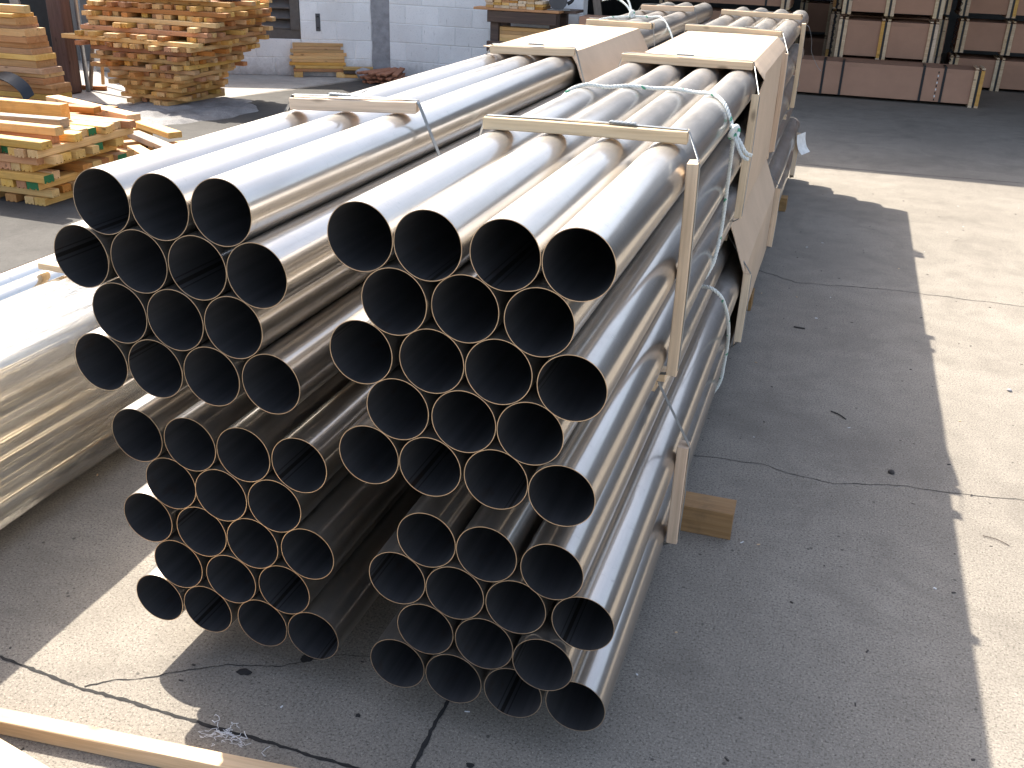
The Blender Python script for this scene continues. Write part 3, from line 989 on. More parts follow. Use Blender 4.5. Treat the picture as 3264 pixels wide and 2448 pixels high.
def plastic():
    prof = [(-1.455, 0.5205), (-1.40, 0.5240), (-1.33, 0.5245), (-1.25, 0.5250), (-1.19, 0.5235), (-1.150, 0.502), (-1.137, 0.455), (-1.139, 0.38), (-1.136, 0.30), (-1.139, 0.21), (-1.136, 0.13), (-1.150, 0.082), (-1.19, 0.056), (-1.24, 0.048)]
    P = smooth_path([(a, 0, b) for a, b in prof], 5)
    n = len(P)
    ny = 150
    vs, fs = [], []
    for j in range(ny + 1):
        y = -1.0 + 6.1 * j / ny
        for i, p in enumerate(P):
            t = (P[min(i + 1, n - 1)] - P[max(i - 1, 0)]).normalized()
            nn = Vector((-t.z, 0, t.x))
            s_ = i / n
            d = 0.004 + 0.0075 * (1 + mnoise.noise(Vector((s_ * 9, y * 1.3, 2)))) * 0.5 + 0.005 * mnoise.noise(Vector((s_ * 26, y * 3.2 + s_ * 3, 7)))
            d = max(0.0015, d)
            ex = 0.0
            if i < 3:
                ex = 0.03 * mnoise.noise(Vector((y * 2.5, 3.1, 0)))
            zz = p.z + nn.z * d
            if i > n - 10:
                zz -= 0.012 * (1 + mnoise.noise(Vector((y * 1.1, 9, s_ * 4)))) * (i - (n - 10)) / 10
            vs.append((p.x + nn.x * d + ex, y, max(0.03, zz)))
    for j in range(ny):
        for i in range(n - 1):
            a = j * n + i
            fs.append((a, a + 1, a + n + 1, a + n))
    mb = MB()
    mb.add(vs, fs)
    o = mb.build('plastic_sheet', 'clear_plastic', smooth=True)
    tag(o, 'wrinkled clear plastic sheet draped over the top and side of the slim tubes', 'plastic sheet')
plastic()
batten('wooden_batten', (-1.60, 1.03, 0.5395), (-1.19, 0.99, 0.548), 0.04, 0.022, 'short pine batten lying on top of the plastic-wrapped tubes', seed=101)
for i, y in enumerate((0.93, 3.0, 4.4)):
    batten('dunnage_timber', (-1.80, y, 0.0355), (-0.93, y + 0.02, 0.0355), 0.085, 0.071, ('dark timber under the plastic-wrapped tubes, end showing beside the pipes', 'timber under the middle of the plastic-wrapped tubes', 'timber under the far end of the plastic-wrapped tubes')[i], 'timber', 'dunnage_brown', seed=110 + i)

# loose lumber in the near left corner
batten('pine_lumber', (-1.15, -0.327, 0.0195), (0.25, -0.183, 0.0195), 0.038, 0.038, 'long pine stick lying on the concrete in the near left corner', 'lumber', 'stick_pine', seed=120)
def corner_board():
    mb = MB()
    mb.box(-0.45, 0.45, -0.10, 0.10, 0, 0.035, ch=0.003)
    o = mb.build('pine_board', 'batten_pine', None, False, (-0.80, -0.428, 0.066), (0.0, 0.0, -0.19))
    tag(o, 'pale wide board at the very corner, nearest the camera', 'board')
    batten('pine_lumber', (-0.95, -0.60, 0.0325), (-0.80, -0.36, 0.0325), 0.05, 0.064, 'short block propping the pale board in the near left corner', 'lumber', 'lumber_gold', seed=121)
corner_board()

# ------------------------------------------------------------------ stacked lumber
def stick(L, W, H, mat, seed, green=False, grooves=True, skew=0.0):
    # sawn stick, local X long, bottom carries two saw grooves
    h = W / 2
    c = 0.003
    g, d = W * 0.13, H * 0.17
    if grooves:
        prof = [(-h, c), (-h + c, 0), (-h * 0.62, 0), (-h * 0.62 + 0.002, d), (-h * 0.62 + g, d), (-h * 0.62 + g + 0.002, 0),
                (h * 0.62 - g - 0.002, 0), (h * 0.62 - g, d), (h * 0.62 - 0.002, d), (h * 0.62, 0), (h - c, 0), (h, c), (h, H - c), (h - c, H), (-h + c, H), (-h, H - c)]
    else:
        prof = [(-h, c), (-h + c, 0), (h - c, 0), (h, c), (h, H - c), (h - c, H), (-h + c, H), (-h, H - c)]
    mb = MB()
    mb.prism_x(prof, -L / 2, L / 2, 0, 1 if green else 0, skew)
    return mb, ([mat, 'green_paint'] if green else [mat])

def put_stick(name, cx, cy, z, ang, L, W, H, mat, label, group, seed, green=False, tilt=0.0, grooves=True, roll=0.0, cat='lumber'):
    mb, mats = stick(L, W, H, mat, seed, green, grooves)
    o = mb.build(name, mats, None, False, (cx, cy, z), (roll, tilt, ang))
    return tag(o, label, cat, group)

def crisscross(layers, z0, h, rng, pile, group, gold=0.72, greens=0.0, seed=1, wide=(0.062, 0.09), fill=0.86, wild=0.45):
    r = random.Random(seed)
    z = z0
    for k in range(layers):
        x0, x1, y0, y1 = rng(z)
        hh = h * r.uniform(0.93, 1.0)
        alongx = (k % 2 == 1)
        if alongx:
            a0, a1, b0, b1 = x0, x1, y0, y1
        else:
            a0, a1, b0, b1 = y0, y1, x0, x1
        b = b0 + r.uniform(-0.02, 0.03)
        items = []
        while b < b1 - 0.04:
            W = r.uniform(*wide)
            if r.random() < fill or not items or b + W * 2.2 > b1:
                items.append((b + W / 2, W))
            b += W + (r.uniform(0.001, 0.012) if r.random() < 0.82 else r.uniform(0.03, 0.10))
        for q, (bc, W) in enumerate(items):
            edge = (0.10 if 3 < k else 0.06) * wild + 0.005
            s0 = a0 + r.uniform(-edge, edge * 0.7)
            s1 = a1 + r.uniform(-edge * 0.7, edge)
            if alongx and k > 5 and q < 2 and r.random() < 0.16:
                s0 -= r.uniform(0.15, 0.32)
            mat = 'lumber_gold' if r.random() < gold else 'lumber_red'
            gr = r.random() < greens
            ang = r.uniform(-0.04, 0.04) * wild
            if r.random() < 0.10 * wild:
                ang += r.uniform(-0.13, 0.13)
            L = s1 - s0
            ca = (s0 + s1) / 2
            H = hh - r.uniform(0.0005, 0.004)
            zz = z + 0.0006
            if alongx:
                cx, cy, az = ca, bc, ang
                where = '%s from the front' % ORD[min(q + 1, 25)]
            else:
                cx, cy, az = bc, ca, math.pi / 2 + ang
                where = '%s from the left' % ORD[min(q + 1, 25)]
            put_stick('timber_offcut', cx, cy, zz, az, L, W, H, mat,
                      'timber offcut %s in the %s layer of the %s' % (where, ORD[k + 1], pile), group, k * 100 + q, gr, 0.0)
        z += hh
    return z

def rngA(z):
    t = min(1.0, z / 0.62)
    e = t ** 1.15
    u = max(0.0, z - 0.56)
    return (-5.55 - 0.50 * e + 0.10 * u, -5.02 + 0.33 * e + 0.25 * u, 6.50 - 0.04 * e + 0.95 * u, 7.18 + 0.42 * e)
ztopA = crisscross(22, 0.028, 0.0425, rngA, 'tall flared pile', 'offcuts of the tall flared lumber pile', gold=0.66, seed=5, wide=(0.05, 0.085), fill=0.96, wild=1.0)
rl2 = random.Random(77)
for i, (cx, cy, a, L) in enumerate(((-5.35, 6.75, 0.05, 1.15), (-5.0, 6.85, 0.22, 1.0), (-5.2, 7.05, -0.08, 1.2), (-5.05, 7.3, 0.03, 0.9), (-4.75, 7.1, 1.4, 0.7), (-5.65, 6.9, 0.02, 0.8))):
    put_stick('timber_offcut', cx, cy, ztopA + 0.001 + 0.043 * (i in (1, 4)), a, L, 0.075, 0.041, 'lumber_gold' if i != 2 else 'timber_dark',
              ('loose stick along the front on top of the tall flared pile', 'slanted loose stick on top of the tall flared pile', 'dark loose stick on top of the tall flared pile', 'loose stick along the back on top of the tall flared pile', 'loose stick pointing at the camera on top of the tall flared pile', 'short loose stick at the left on top of the tall flared pile')[i], 'offcuts of the tall flared lumber pile', 900 + i)

def rngB(z):
    t = min(1.0, z / 0.4)
    return (-4.42, -3.585 + 0.0 * t, 3.19, 4.0)
ztopB = crisscross(8, 0.0045, 0.0505, rngB, 'low square pile', 'offcuts of the low square lumber pile', gold=0.8, greens=0.16, seed=15, wide=(0.06, 0.088), fill=0.93)
for i, (cx, cy, z, a, L, W, H, m, tl, lab) in enumerate((
        (-3.98, 3.36, 0, 0.03, 0.80, 0.075, 0.05, 'lumber_gold', 0, 'stick along the front edge on top of the low square pile'),
        (-4.05, 3.55, 0, 0.10, 0.66, 0.09, 0.055, 'timber_grey', 0, 'weathered stick with cut corner on top of the low square pile'),
        (-4.30, 3.78, 0, 0.05, 0.80, 0.085, 0.10, 'lumber_gold', 0, 'thick stick further back on top of the low square pile'),
        (-4.10, 4.28, -0.03, -0.36, 1.05, 0.10, 0.045, 'lumber_gold', 0, 'long pale board slanting behind the low square pile'),
        (-4.35, 4.05, 0, 0.12, 0.9, 0.09, 0.04, 'lumber_red', 0, 'thin reddish stick at the back of the low square pile'))):
    put_stick('timber_offcut', cx, cy, ztopB + 0.002 + z, a, L, W, H, m, lab, 'loose sticks of the low square pile', 950 + i, False, tl, grooves=False)
# boards spilled on the asphalt right of the low pile
for i, (cx, cy, z, a, L, W, lab) in enumerate((
        (-4.25, 5.09, 0.098, -0.48, 0.78, 0.11, 'topmost pale board lying behind the low square pile'),
        (-4.02, 4.80, 0.052, -0.55, 0.80, 0.10, 'weathered board lying behind the low square pile'),
        (-3.82, 4.50, 0.006, -0.62, 0.85, 0.10, 'lowest spilled board beside the low square pile'))):
    put_stick('spilled_board', cx, cy, z, a, L, W, 0.045, 'lumber_gold' if i != 1 else 'timber_grey', lab, 'boards spilled beside the low pile', 970 + i, False, 0.0, grooves=False, cat='board')
for i, (cx, cy, a, h_) in enumerate(((-4.45, 5.10, 1.0, 0.09), (-3.98, 4.93, 1.0, 0.045), (-4.30, 4.85, 1.0, 0.045))):
    put_stick('spilled_board', cx, cy, 0.006, a, 0.30, 0.09, h_, 'lumber_gold', ('left', 'right', 'middle')[i] + ' short bearer under the boards behind the low square pile', None, 985 + i, False, grooves=False, cat='board')
# support under the pale slanting board
put_stick('timber_offcut', -4.15, 4.28, 0.005, 1.45, 0.5, 0.09, ztopB - 0.032, 'lumber_red', 'tall block holding up the slanting board behind the low pile', 'loose sticks of the low square pile', 981, False, grooves=False)

# pile of planks at the far left (fan of boards, right ends stepping back as it rises)
rc = random.Random(31)
zC = 0.0045
xr = -5.36
k = 0
while zC < 0.86:
    H = rc.choice((0.045, 0.05, 0.06, 0.028, 0.032)) if zC > 0.2 else rc.choice((0.045, 0.06))
    xr2 = -5.36 - 0.33 * min(1.0, zC / 0.75) + rc.uniform(-0.04, 0.03)
    L = rc.uniform(1.2, 1.5)
    put_stick('stacked_plank', xr2 - L / 2, 5.53 + rc.uniform(-.015, .015), zC, rc.uniform(-.03, .03), L, 0.24, H - 0.001, 'lumber_plank' if rc.random() < .85 else 'lumber_gold',
              'brown plank, %s from the bottom of the plank stack at the far left' % ORD[min(k + 1, 25)], 'planks of the far left stack', 1000 + k, False, grooves=False, cat='plank')
    zC += H
    k += 1
put_stick('stacked_plank', -6.15, 5.48, zC + 0.001, 0.03, 1.0, 0.07, 0.06, 'lumber_gold', 'thick golden stick on top of the plank stack at the far left', 'planks of the far left stack', 1099, False, grooves=False, cat='plank')
# black rubber strip hanging in front of the planks
def rubber():
    mb = MB()
    pts = smooth_path([(-5.95, 5.30, 0.36), (-5.80, 5.26, 0.385), (-5.66, 5.22, 0.37), (-5.54, 5.20, 0.31), (-5.49, 5.19, 0.235)], 8)
    mb.ribbon(pts, (0.35, 0.8, 0.5), 0.10, 0.012)
    tag(mb.build('rubber_strip', 'black_rubber', smooth=False), 'bent black rubber strip on the stack of planks at far left', 'rubber strip')
rubber()

# ------------------------------------------------------------------ post, near-black backdrop and things leaning there
mb = MB()
mb.box(-0.082, 0.082, -0.075, 0.075, 0, 2.6, ch=0.012)
tag(mb.build('timber_post', 'timber_post', None, False, (-6.47, 6.78, 0.002), (0, 0, 0.1)), 'thick dark timber post standing left of the tall lumber pile', 'post')
mb = MB()
mb.box(-9.6, -6.62, 7.05, 7.12, 0.002, 2.6)
tag(mb.build('dark_backdrop', 'dark_panel'), 'near-black partition for the dark interior behind the timber post and planks', 'backdrop')  # flat near-black sheet stands in for the dark interior behind the post
mb = MB()
mb.tube([(-6.385, 6.93, 0.002), (-6.385, 6.93, 2.5)], 0.022, 14)
tag(mb.build('metal_conduit', 'galvanised', smooth=True), 'pale metal conduit standing just right of the timber post', 'pipe')
def leaner(name, p0, p1, w_, th, mat, label, cat, up=(0, -1, 0)):
    return batten(name, p0, p1, w_, th, label, cat, mat, up=up, seed=hash(label) % 1000 if False else len(label))
leaner('leaning_plank', (-6.68, 6.60, 0.005), (-7.30, 7.00, 1.50), 0.11, 0.03, 'timber_grey', 'weathered grey plank leaning against the dark partition', 'plank')
leaner('upright_board', (-6.60, 6.80, 0.002), (-6.66, 6.98, 0.58), 0.10, 0.02, 'timber_grey', 'short board standing upright just left of the timber post', 'board')
put_stick('dark_timber', -6.72, 6.68, 0.002, 0.02, 0.40, 0.14, 0.13, 'timber_dark', 'lower black timber block beside the timber post', 'black timber blocks by the post', 1201, False, grooves=False, cat='timber')
put_stick('dark_timber', -6.76, 6.68, 0.133, -0.02, 0.44, 0.13, 0.12, 'timber_dark', 'upper black timber block beside the timber post', 'black timber blocks by the post', 1202, False, grooves=False, cat='timber')
def pole(p0, p1, r, mat, label):
    mb = MB()
    mb.tube([p0, Vector(p0).lerp(Vector(p1), .5) + Vector((.004, 0, .003)), p1], r, 10)
    tag(mb.build('leaning_pole', mat, smooth=True), label, 'pole', 'poles leaning right of the post')
pole((-6.40, 6.98, 0.018), (-6.56, 7.55, 1.35), 0.021, 'timber_grey', 'thicker leaning pole close to the timber post')
pole((-6.52, 7.32, 0.018), (-6.75, 7.75, 1.25), 0.018, 'lumber_gold', 'golden leaning pole between post and tall pile')
put_stick('floor_timber', -6.45, 7.03, 0.004, 0.25, 0.34, 0.05, 0.04, 'lumber_red', 'short reddish timber lying at the foot of the leaning pole', None, 1205, False, grooves=False)

# ------------------------------------------------------------------ grey back wall on the far left and its clutter
mb = MB()
mb.box(-12.0, -7.35, 8.85, 9.05, 0, 1.15)
tag(mb.build('grey_low_wall', 'grey_wall'), 'plain grey wall far back behind the timber post', 'wall')
for i, (x, y, hgt, wd, m, lab) in enumerate(((-7.92, 8.70, 1.3, 0.05, 'pale_blue_paint', 'narrow pale blue board leaning on the grey wall'), (-7.78, 8.72, 1.35, 0.035, 'galvanised', 'thin metal rail leaning on the grey wall'), (-7.70, 8.73, 1.35, 0.03, 'pale_blue_paint', 'thin pale blue rail leaning on the grey wall'))):
    leaner('leaning_rail', (x, y, 0.005), (x - 0.02, y + 0.11, hgt), wd, 0.02, m, lab, 'rail')

# ------------------------------------------------------------------ louvred screen and painted block walls
UW = Vector((math.cos(math.radians(22)), math.sin(math.radians(22)), 0))
W0 = Vector((-5.70, 8.845, 0))
BLOCK = {}
def block_mesh(L, H, T):
    key = (round(L, 3), round(H, 3), round(T, 3))
    if key not in BLOCK:
        mb = MB()
        mb.box(0.003, L - 0.003, 0, T, 0.003, H - 0.003, ch=0.005)
        me = mb.mesh('block')
        me.materials.append(M['painted_block'])
        BLOCK[key] = me
    return BLOCK[key]
def block_wall(name, origin, ang, length, height, label, courses=None):
    root = thing(name, label, 'wall', origin, ang)
    mb = MB()
    mb.box(0.001, length - 0.001, 0.006, 0.19, 0, height)
    mb.build('mortar', 'painted_block', root)
    H, L = 0.2032, 0.4064
    nc = int(height / H)
    for c in range(nc):
        x = 0.0
        first = True
        while x < length - 0.02:
            l = L / 2 if (first and c % 2) else L
            first = False
            l = min(l, length - x)
            if l > 0.03:
                o = bpy.data.objects.new('block', block_mesh(l, H, 0.18))
                COL.objects.link(o)
                o.parent = root
                o.location = (x, rnd.uniform(-0.0015, 0.0015), c * H)
            x += l
    return root
# local frame: X along the wall, face at local y=0 looking to -y
p = W0 - UW * 1.75
block_wall('block_sill_wall', (p.x, p.y, 0), math.radians(22), 2.342, 0.4064001, 'low painted block wall under the louvred screen')
ls = thing('louvre_screen', 'dark brown louvred screen with wide slats behind the tall lumber pile', 'louvre', (p.x, p.y, 0.2075), math.radians(22))
mb = MB()
mb.box(0, 2.342, 0.02, 0.16, 0.20, 0.30)
mb.build('bottom_rail', 'louvre_metal', ls)
mb = MB(); mb.box(2.24, 2.340, -0.005, 0.16, 0.301, 0.96); mb.build('stile', 'louvre_metal', ls)
mb = MB(); mb.box(0.0, 0.10, -0.005, 0.16, 0.301, 0.96); mb.build('stile', 'louvre_metal', ls)
mb = MB(); mb.box(0.0, 2.342, 0.0, 0.16, 0.961, 1.0); mb.build('top_rail', 'louvre_metal', ls)
for i in range(6):
    z = 0.305 + i * 0.109
    mb = MB()
    prof = [(0.03, z), (0.036, z), (0.12, z + 0.10), (0.12, z + 0.112), (0.112, z + 0.112), (0.03, z + 0.012)]
    mb.prism_x(prof, 0.1005, 2.2395)
    mb.build('slat', 'louvre_metal', ls)
mb = MB(); mb.box(0.10, 2.24, 0.135, 0.15, 0.3005, 0.9605); mb.build('back_panel', 'dark_panel', ls)

p = W0 + UW * 0.597
block_wall('block_wall', (p.x, p.y, 0), math.radians(22), 0.82, 3.0480001, 'white painted block wall section between louvres and grey pillar')
mb = MB()
mb.box(-0.026, 0.026, -0.006, 0.004, 0, 0.19, ch=0.002)
mb.box(-0.014, 0.014, -0.008, -0.0055, 0.15, 0.165, 1)
mb.box(-0.014, 0.014, -0.008, -0.0055, 0.03, 0.045, 1)
q = W0 + UW * 0.80
tag(mb.build('metal_plate', ['warehouse_steel', 'strap_black'], None, False, (q.x, q.y, 0.50), (0, 0, math.radians(22))), 'small dark metal plate with two holes on the white block wall', 'plate')
# grey rendered pillar with broken edges
def pillar():
    root_l = W0 + UW * 1.418
    vs, fs = [], []
    n = 60
    prof_n = 2
    r = random.Random(4)
    L0 = 0.0
    for i in range(n + 1):
        z = 3.05 * i / n
        a = 0.022 * mnoise.noise(Vector((z * 7, 1.3, 0))) - 0.006
        b = 0.205 + 0.03 * mnoise.noise(Vector((z * 6, 8.3, 0)))
        low = 0.0
        for (x, y) in ((a, -0.020), (b, -0.020 + 0.05), (b + 0.005, 0.30), (a - 0.01, 0.30)):
            vs.append((x, y, z))
    for i in range(n):
        for k in range(4):
            fs.append((i * 4 + k, i * 4 + (k + 1) % 4, i * 4 + 4 + (k + 1) % 4, i * 4 + 4 + k))
    fs.append(tuple(4 * n + k for k in range(4)))
    mb = MB()
    mb.add(vs, fs)
    tag(mb.build('grey_pillar', 'grey_render', None, False, (root_l.x, root_l.y, 0), (0, 0, math.radians(15))), 'grey cement pillar with ragged edges between the white block walls', 'pillar')
pillar()
block_wall('block_wall', (-4.205, 9.44, 0), 0.0, 2.28, 3.0480001, 'white painted block wall behind the workbench')

# ------------------------------------------------------------------ plank stack, scraps and roofing bricks at the wall foot
ang = math.atan2(0.304, 0.556)
UA = Vector((math.cos(ang), math.sin(ang), 0))
NA = Vector((-math.sin(ang), math.cos(ang), 0))
base = Vector((-5.19, 8.99, 0))
r = random.Random(9)
for i in range(2):
    q = base + UA * (0.03 + 0.50 * i) + NA * 0.06
    put_stick('bearer_block', q.x, q.y, 0.004, ang + 1.5708 - 0.15 * i, 0.30, 0.10, 0.055, 'lumber_gold', ('left', 'right')[i] + ' bearer block under the plank stack at the block wall', None, 1300 + i, False, grooves=False)
z = 0.0595
for k in range(9):
    H = 0.035
    L = 0.58 + r.uniform(-0.04, 0.03) + (0.05 if k in (2, 4) else 0)
    for side in range(2):
        q = base + UA * (0.27 + r.uniform(-.025, .02) + 0.03 * side) + NA * (0.01 + 0.10 * side)
        put_stick('wall_plank', q.x, q.y, z, ang + r.uniform(-.02, .02), L, 0.092, H - 0.001, 'lumber_gold' if r.random() < .8 else 'lumber_plank',
                  '%s plank, %s from the bottom of the stack at the block wall' % (('front', 'back')[side], ORD[k + 1]), 'planks stacked at the block wall', 1310 + k * 2 + side, False, grooves=False, cat='plank')
    z += H
for i, (x, y, zz, a, L, m, lab) in enumerate(((-4.60, 9.24, 0.004, 0.3, 0.34, 'lumber_gold', 'lowest scrap of wood right of the plank stack'), (-4.55, 9.26, 0.05, 0.55, 0.30, 'timber_dark', 'dark scrap of wood right of the plank stack'), (-4.52, 9.25, 0.09, 0.45, 0.34, 'lumber_gold', 'topmost scrap of wood right of the plank stack'))):
    put_stick('wood_scrap', x, y, zz, a, L, 0.08, 0.035, m, lab, 'wood scraps by the plank stack', 1340 + i, False, grooves=False, cat='wood scrap')
# heap of reddish roof slats
for i in range(18):
    row = i // 6
    c = i % 6
    mb = MB()
    mb.box(-0.21, 0.21, -0.03, 0.03, 0, 0.024, ch=0.003)
    o = mb.build('cedar_slat', 'brick_red', None, False, (-4.16 + c * 0.056 + rnd.uniform(-.012, .012) - 0.03 * row, 9.06 + rnd.uniform(-.03, .03), 0.016 + row * 0.046 + 0.004 * c % 0.012),
                 (0.12 + rnd.uniform(-.08, .08), rnd.uniform(-.04, .04) - 0.05, 1.25 + 0.16 * (c - 2) + rnd.uniform(-.1, .1)))
    tag(o, '%s reddish slat from the left in the %s layer of the small heap' % (ORD[c + 1], ('bottom', 'middle', 'top')[row]), 'slat', 'reddish slats heaped by the wall')
mb = MB()
for i in range(4):
    pass
bmr = bmesh.new()
bmesh.ops.create_icosphere(bmr, subdivisions=3, radius=0.10)
for v in bmr.verts:
    v.co *= 1 + 0.35 * mnoise.noise(v.co * 14)
    v.co.z *= 0.75
me = bpy.data.meshes.new('rubble_lump')
bmr.to_mesh(me); bmr.free()
me.materials.append(M['grey_render'])
tag(link('rubble_lump', me, [], None, (-4.38, 9.14, 0.06)), 'grey lump of broken concrete beside the reddish slats', 'rubble')

# ------------------------------------------------------------------ workbench against the wall
wb = thing('workbench', 'rough dark timber workbench standing against the white block wall', 'workbench', (-2.95, 8.90, 0))
def part(name, mat, parent, boxes, ch=0.004):
    mb = MB()
    for b_ in boxes:
        mb.box(*b_, ch=ch)
    return mb.build(name, mat, parent)
part('top_board', 'lumber_plank', wb, [(-0.02, 0.915, -0.03, 0.16, 0.853, 0.877)])
part('top_board', 'timber_dark', wb, [(0.06, 1.05, 0.162, 0.46, 0.848, 0.876)])
part('front_beam', 'timber_dark', wb, [(0.13, 0.885, -0.02, 0.03, 0.735, 0.851)])
for x in (0.15, 0.80):
    part('leg', 'timber_dark', wb, [(x, x + 0.09, 0.0315, 0.12, 0.002, 0.8465)])
    part('leg', 'timber_dark', wb, [(x, x + 0.09, 0.37, 0.455, 0.002, 0.8465)])
part('lower_beam', 'timber_dark', wb, [(0.13, 0.95, -0.02, 0.03, 0.44, 0.545)])
part('shelf', 'timber_dark', wb, [(0.241, 0.799, 0.04, 0.45, 0.47, 0.50)])
for i in range(5):
    put_stick('shelf_board', -2.43, 9.02, 0.501 + i * 0.038, 0.0, 0.54, 0.13, 0.037, 'lumber_gold', 'golden board, %s from the bottom of the pile inside the workbench' % ORD[i + 1], 'boards stored inside the workbench', 1400 + i, False, grooves=False, cat='board')
mb = MB()
mb.tube([(0, -0.05, 0), (0, 0.25, 0)], 0.032, 16)
tag(mb.build('round_rod', 'timber_grey', None, True, (-2.47, 8.985, 0.4345)), 'round wooden rod end poking out under the workbench shelf', 'rod')
r = random.Random(21)
for c in range(7):
    zz = 0.8785
    for k in range(5 if c < 6 else 3):
        H = 0.027
        x = -2.80 + c * 0.090
        mb, mats = stick(0.30, 0.084, H - 0.0008, 'batten_pine', c, False, False)
        o = mb.build('short_board', ['lumber_gold' if r.random() < .35 else ('batten_pine' if r.random() < .8 else 'lumber_red')], None, False, (x, 9.035 + r.uniform(-.015, .015), zz), (0, 0, math.pi / 2 + r.uniform(-.03, .03)))
        tag(o, 'short board, %s from bottom in the %s column of the pile on the workbench' % (ORD[k + 1], ORD[c + 1]), 'board', 'short boards stacked on the workbench')
        zz += H
# circular saw
sw = thing('circular_saw', 'black circular saw resting on the right side of the workbench', 'saw', (-2.10, 9.05, 0.8775), 0.3)
part('base_plate', 'strap_steel', sw, [(-0.11, 0.13, -0.06, 0.07, 0.0, 0.006)], 0.001)
mb = MB()
n = 28
for y, m in ((-0.045, 0), (-0.015, 0)):
    pass
ringf = [(0.095 * math.cos(2 * math.pi * k / n), 0.095 * math.sin(2 * math.pi * k / n) * 0.95 + 0.092) for k in range(n)]
vs = [(x, -0.05, z) for x, z in ringf] + [(x, -0.012, z) for x, z in ringf]
mb.add(vs, [tuple(range(n)), tuple(range(2 * n - 1, n - 1, -1))] + [(k, n + k, n + (k + 1) % n, (k + 1) % n) for k in range(n)])
mb.build('blade_guard', 'warehouse_steel', sw)
mb = MB(); mb.tube([(0.0, -0.011, 0.09), (0.0, 0.09, 0.09)], 0.052, 18); mo = mb.build('motor', 'black_rubber', sw, True)
mb = MB(); mb.tube(smooth_path([(0.03, 0.03, 0.13), (0.08, 0.03, 0.19), (0.14, 0.03, 0.17), (0.15, 0.03, 0.10), (0.10, 0.03, 0.06)], 5), 0.018, 10); mb.build('handle', 'black_rubber', mo, True)
# brown carton and leaning brace right of the bench
cb = thing('brown_carton', 'brown carton with a white paper right of the workbench', 'carton', (-1.72, 9.12, 0.002))
part('box', 'crate_card', cb, [(-0.13, 0.16, -0.13, 0.20, 0, 0.83)], 0.004)
part('paper', 'paper_white', cb, [(-0.11, -0.01, -0.133, -0.1308, 0.60, 0.73)], 0)
leaner('leaning_brace', (-1.62, 9.55, 0.003), (-1.97, 9.75, 1.5), 0.08, 0.04, 'timber_grey', 'weathered brace slanting in the dark doorway beside the white wall', 'brace')

# ------------------------------------------------------------------ warehouse with its open front, shading the crates
wh = thing('warehouse', 'dark open-fronted warehouse behind the crates', 'building', (0, 0, 0))
part('roof', 'warehouse_steel', wh, [(-3.1, 16.0, 8.66, 22.0, 3.16, 3.3)], 0)
part('back_wall', 'warehouse_steel', wh, [(-3.1, 16.0, 17.0, 17.2, 0.002, 3.16)], 0)
part('side_wall', 'warehouse_steel', wh, [(15.8, 16.0, 9.5, 17.0, 0.002, 3.16)], 0)
part('side_wall', 'warehouse_steel', wh, [(-3.1, -2.9, 9.66, 17.0, 0.002, 3.16)], 0)
for x in (5.6, 10.6):
    part('column', 'warehouse_steel', wh, [(x, x + 0.18, 9.5, 9.68, 0.002, 3.16)], 0)

# ------------------------------------------------------------------ cardboard crates
def crate(x0, x1, yf, dep, z0, z1, posts, label, group, straps=(), dash=None, foot=0.035, seed=0, bulge=0.012):
    r = random.Random(seed)
    t = thing('cardboard_crate', label, 'crate', (x0, yf, z0), 0, group)
    W, H = x1 - x0, z1 - z0
    # carton with a slightly bulging lid
    nx = 14
    vs, fs = [], []
    ring = []
    for i in range(nx + 1):
        u = i / nx
        x = W * u
        bz = bulge * abs(math.sin(u * math.pi * max(1, len(posts) - 1 if len(posts) > 1 else 2)))
        for (y, z) in ((0.012, foot), (0.012, H), (dep * 0.5, H + bz), (dep, H), (dep, foot)):
            vs.append((x, y, z))
    for i in range(nx):
        for k in range(5):
            a = i * 5
            fs.append((a + k, a + (k + 1) % 5, a + 5 + (k + 1) % 5, a + 5 + k))
    fs.append((0, 1, 2, 3, 4))
    fs.append(tuple(nx * 5 + k for k in range(5))[::-1])
    mb = MB()
    mb.add(vs, fs)
    ct = mb.build('carton', 'crate_card', t)
    # lid flap line on the front
    mb = MB()
    mb.box(0.004, W - 0.004, 0.0095, 0.0118, H - 0.045, H - 0.001)
    mb.build('lid_flap', 'crate_card', ct)
    for px in posts:
        for s_ in (-1, 1):
            a = px + s_ * 0.032
            mb = MB()
            mb.box(a - 0.019, a + 0.019, -0.008, 0.009, foot * 0.6, H + 0.004, ch=0.002)
            mb.build('corner_strip', 'batten_pine' if r.random() < .8 else 'lumber_gold', t)
            mb = MB()
            mb.box(a - 0.02, a + 0.02, -0.004, dep, 0.0, foot - 0.001, ch=0.002)
            mb.build('foot', 'batten_pine', t)
            mb = MB()
            mb.box(a - 0.017, a + 0.017, -0.006, dep * .6, H + bulge + 0.001, H + bulge + 0.016, ch=0.002)
            mb.build('lid_cleat', 'batten_pine', t)
        mb = MB()
        mb.box(px - 0.0115, px + 0.0115, -0.0025, 0.0085, 0.006, H + 0.003)
        mb.build('strap', 'strap_black', t)
    for sx in straps:
        mb = MB()
        mb.box(sx - 0.013, sx + 0.013, 0.006, 0.0092, foot - 0.002, H + 0.002)
        mb.box(sx - 0.013, sx + 0.013, 0.0092, dep * 0.5, H + bulge * 0.1 + 0.0022, H + bulge + 0.004)
        mb.build('strap', 'strap_black', t)
    if dash is not None:
        for k in range(9):
            z = foot + 0.012 + (H - foot - 0.03) * k / 9
            mb = MB()
            mb.box(dash - 0.006, dash + 0.006, 0.0078, 0.0092, z, z + (H - foot) / 9 * 0.55)
            mb.build('tape_dash', 'paper_white' if k % 2 else 'strap_black', ct)
    return t
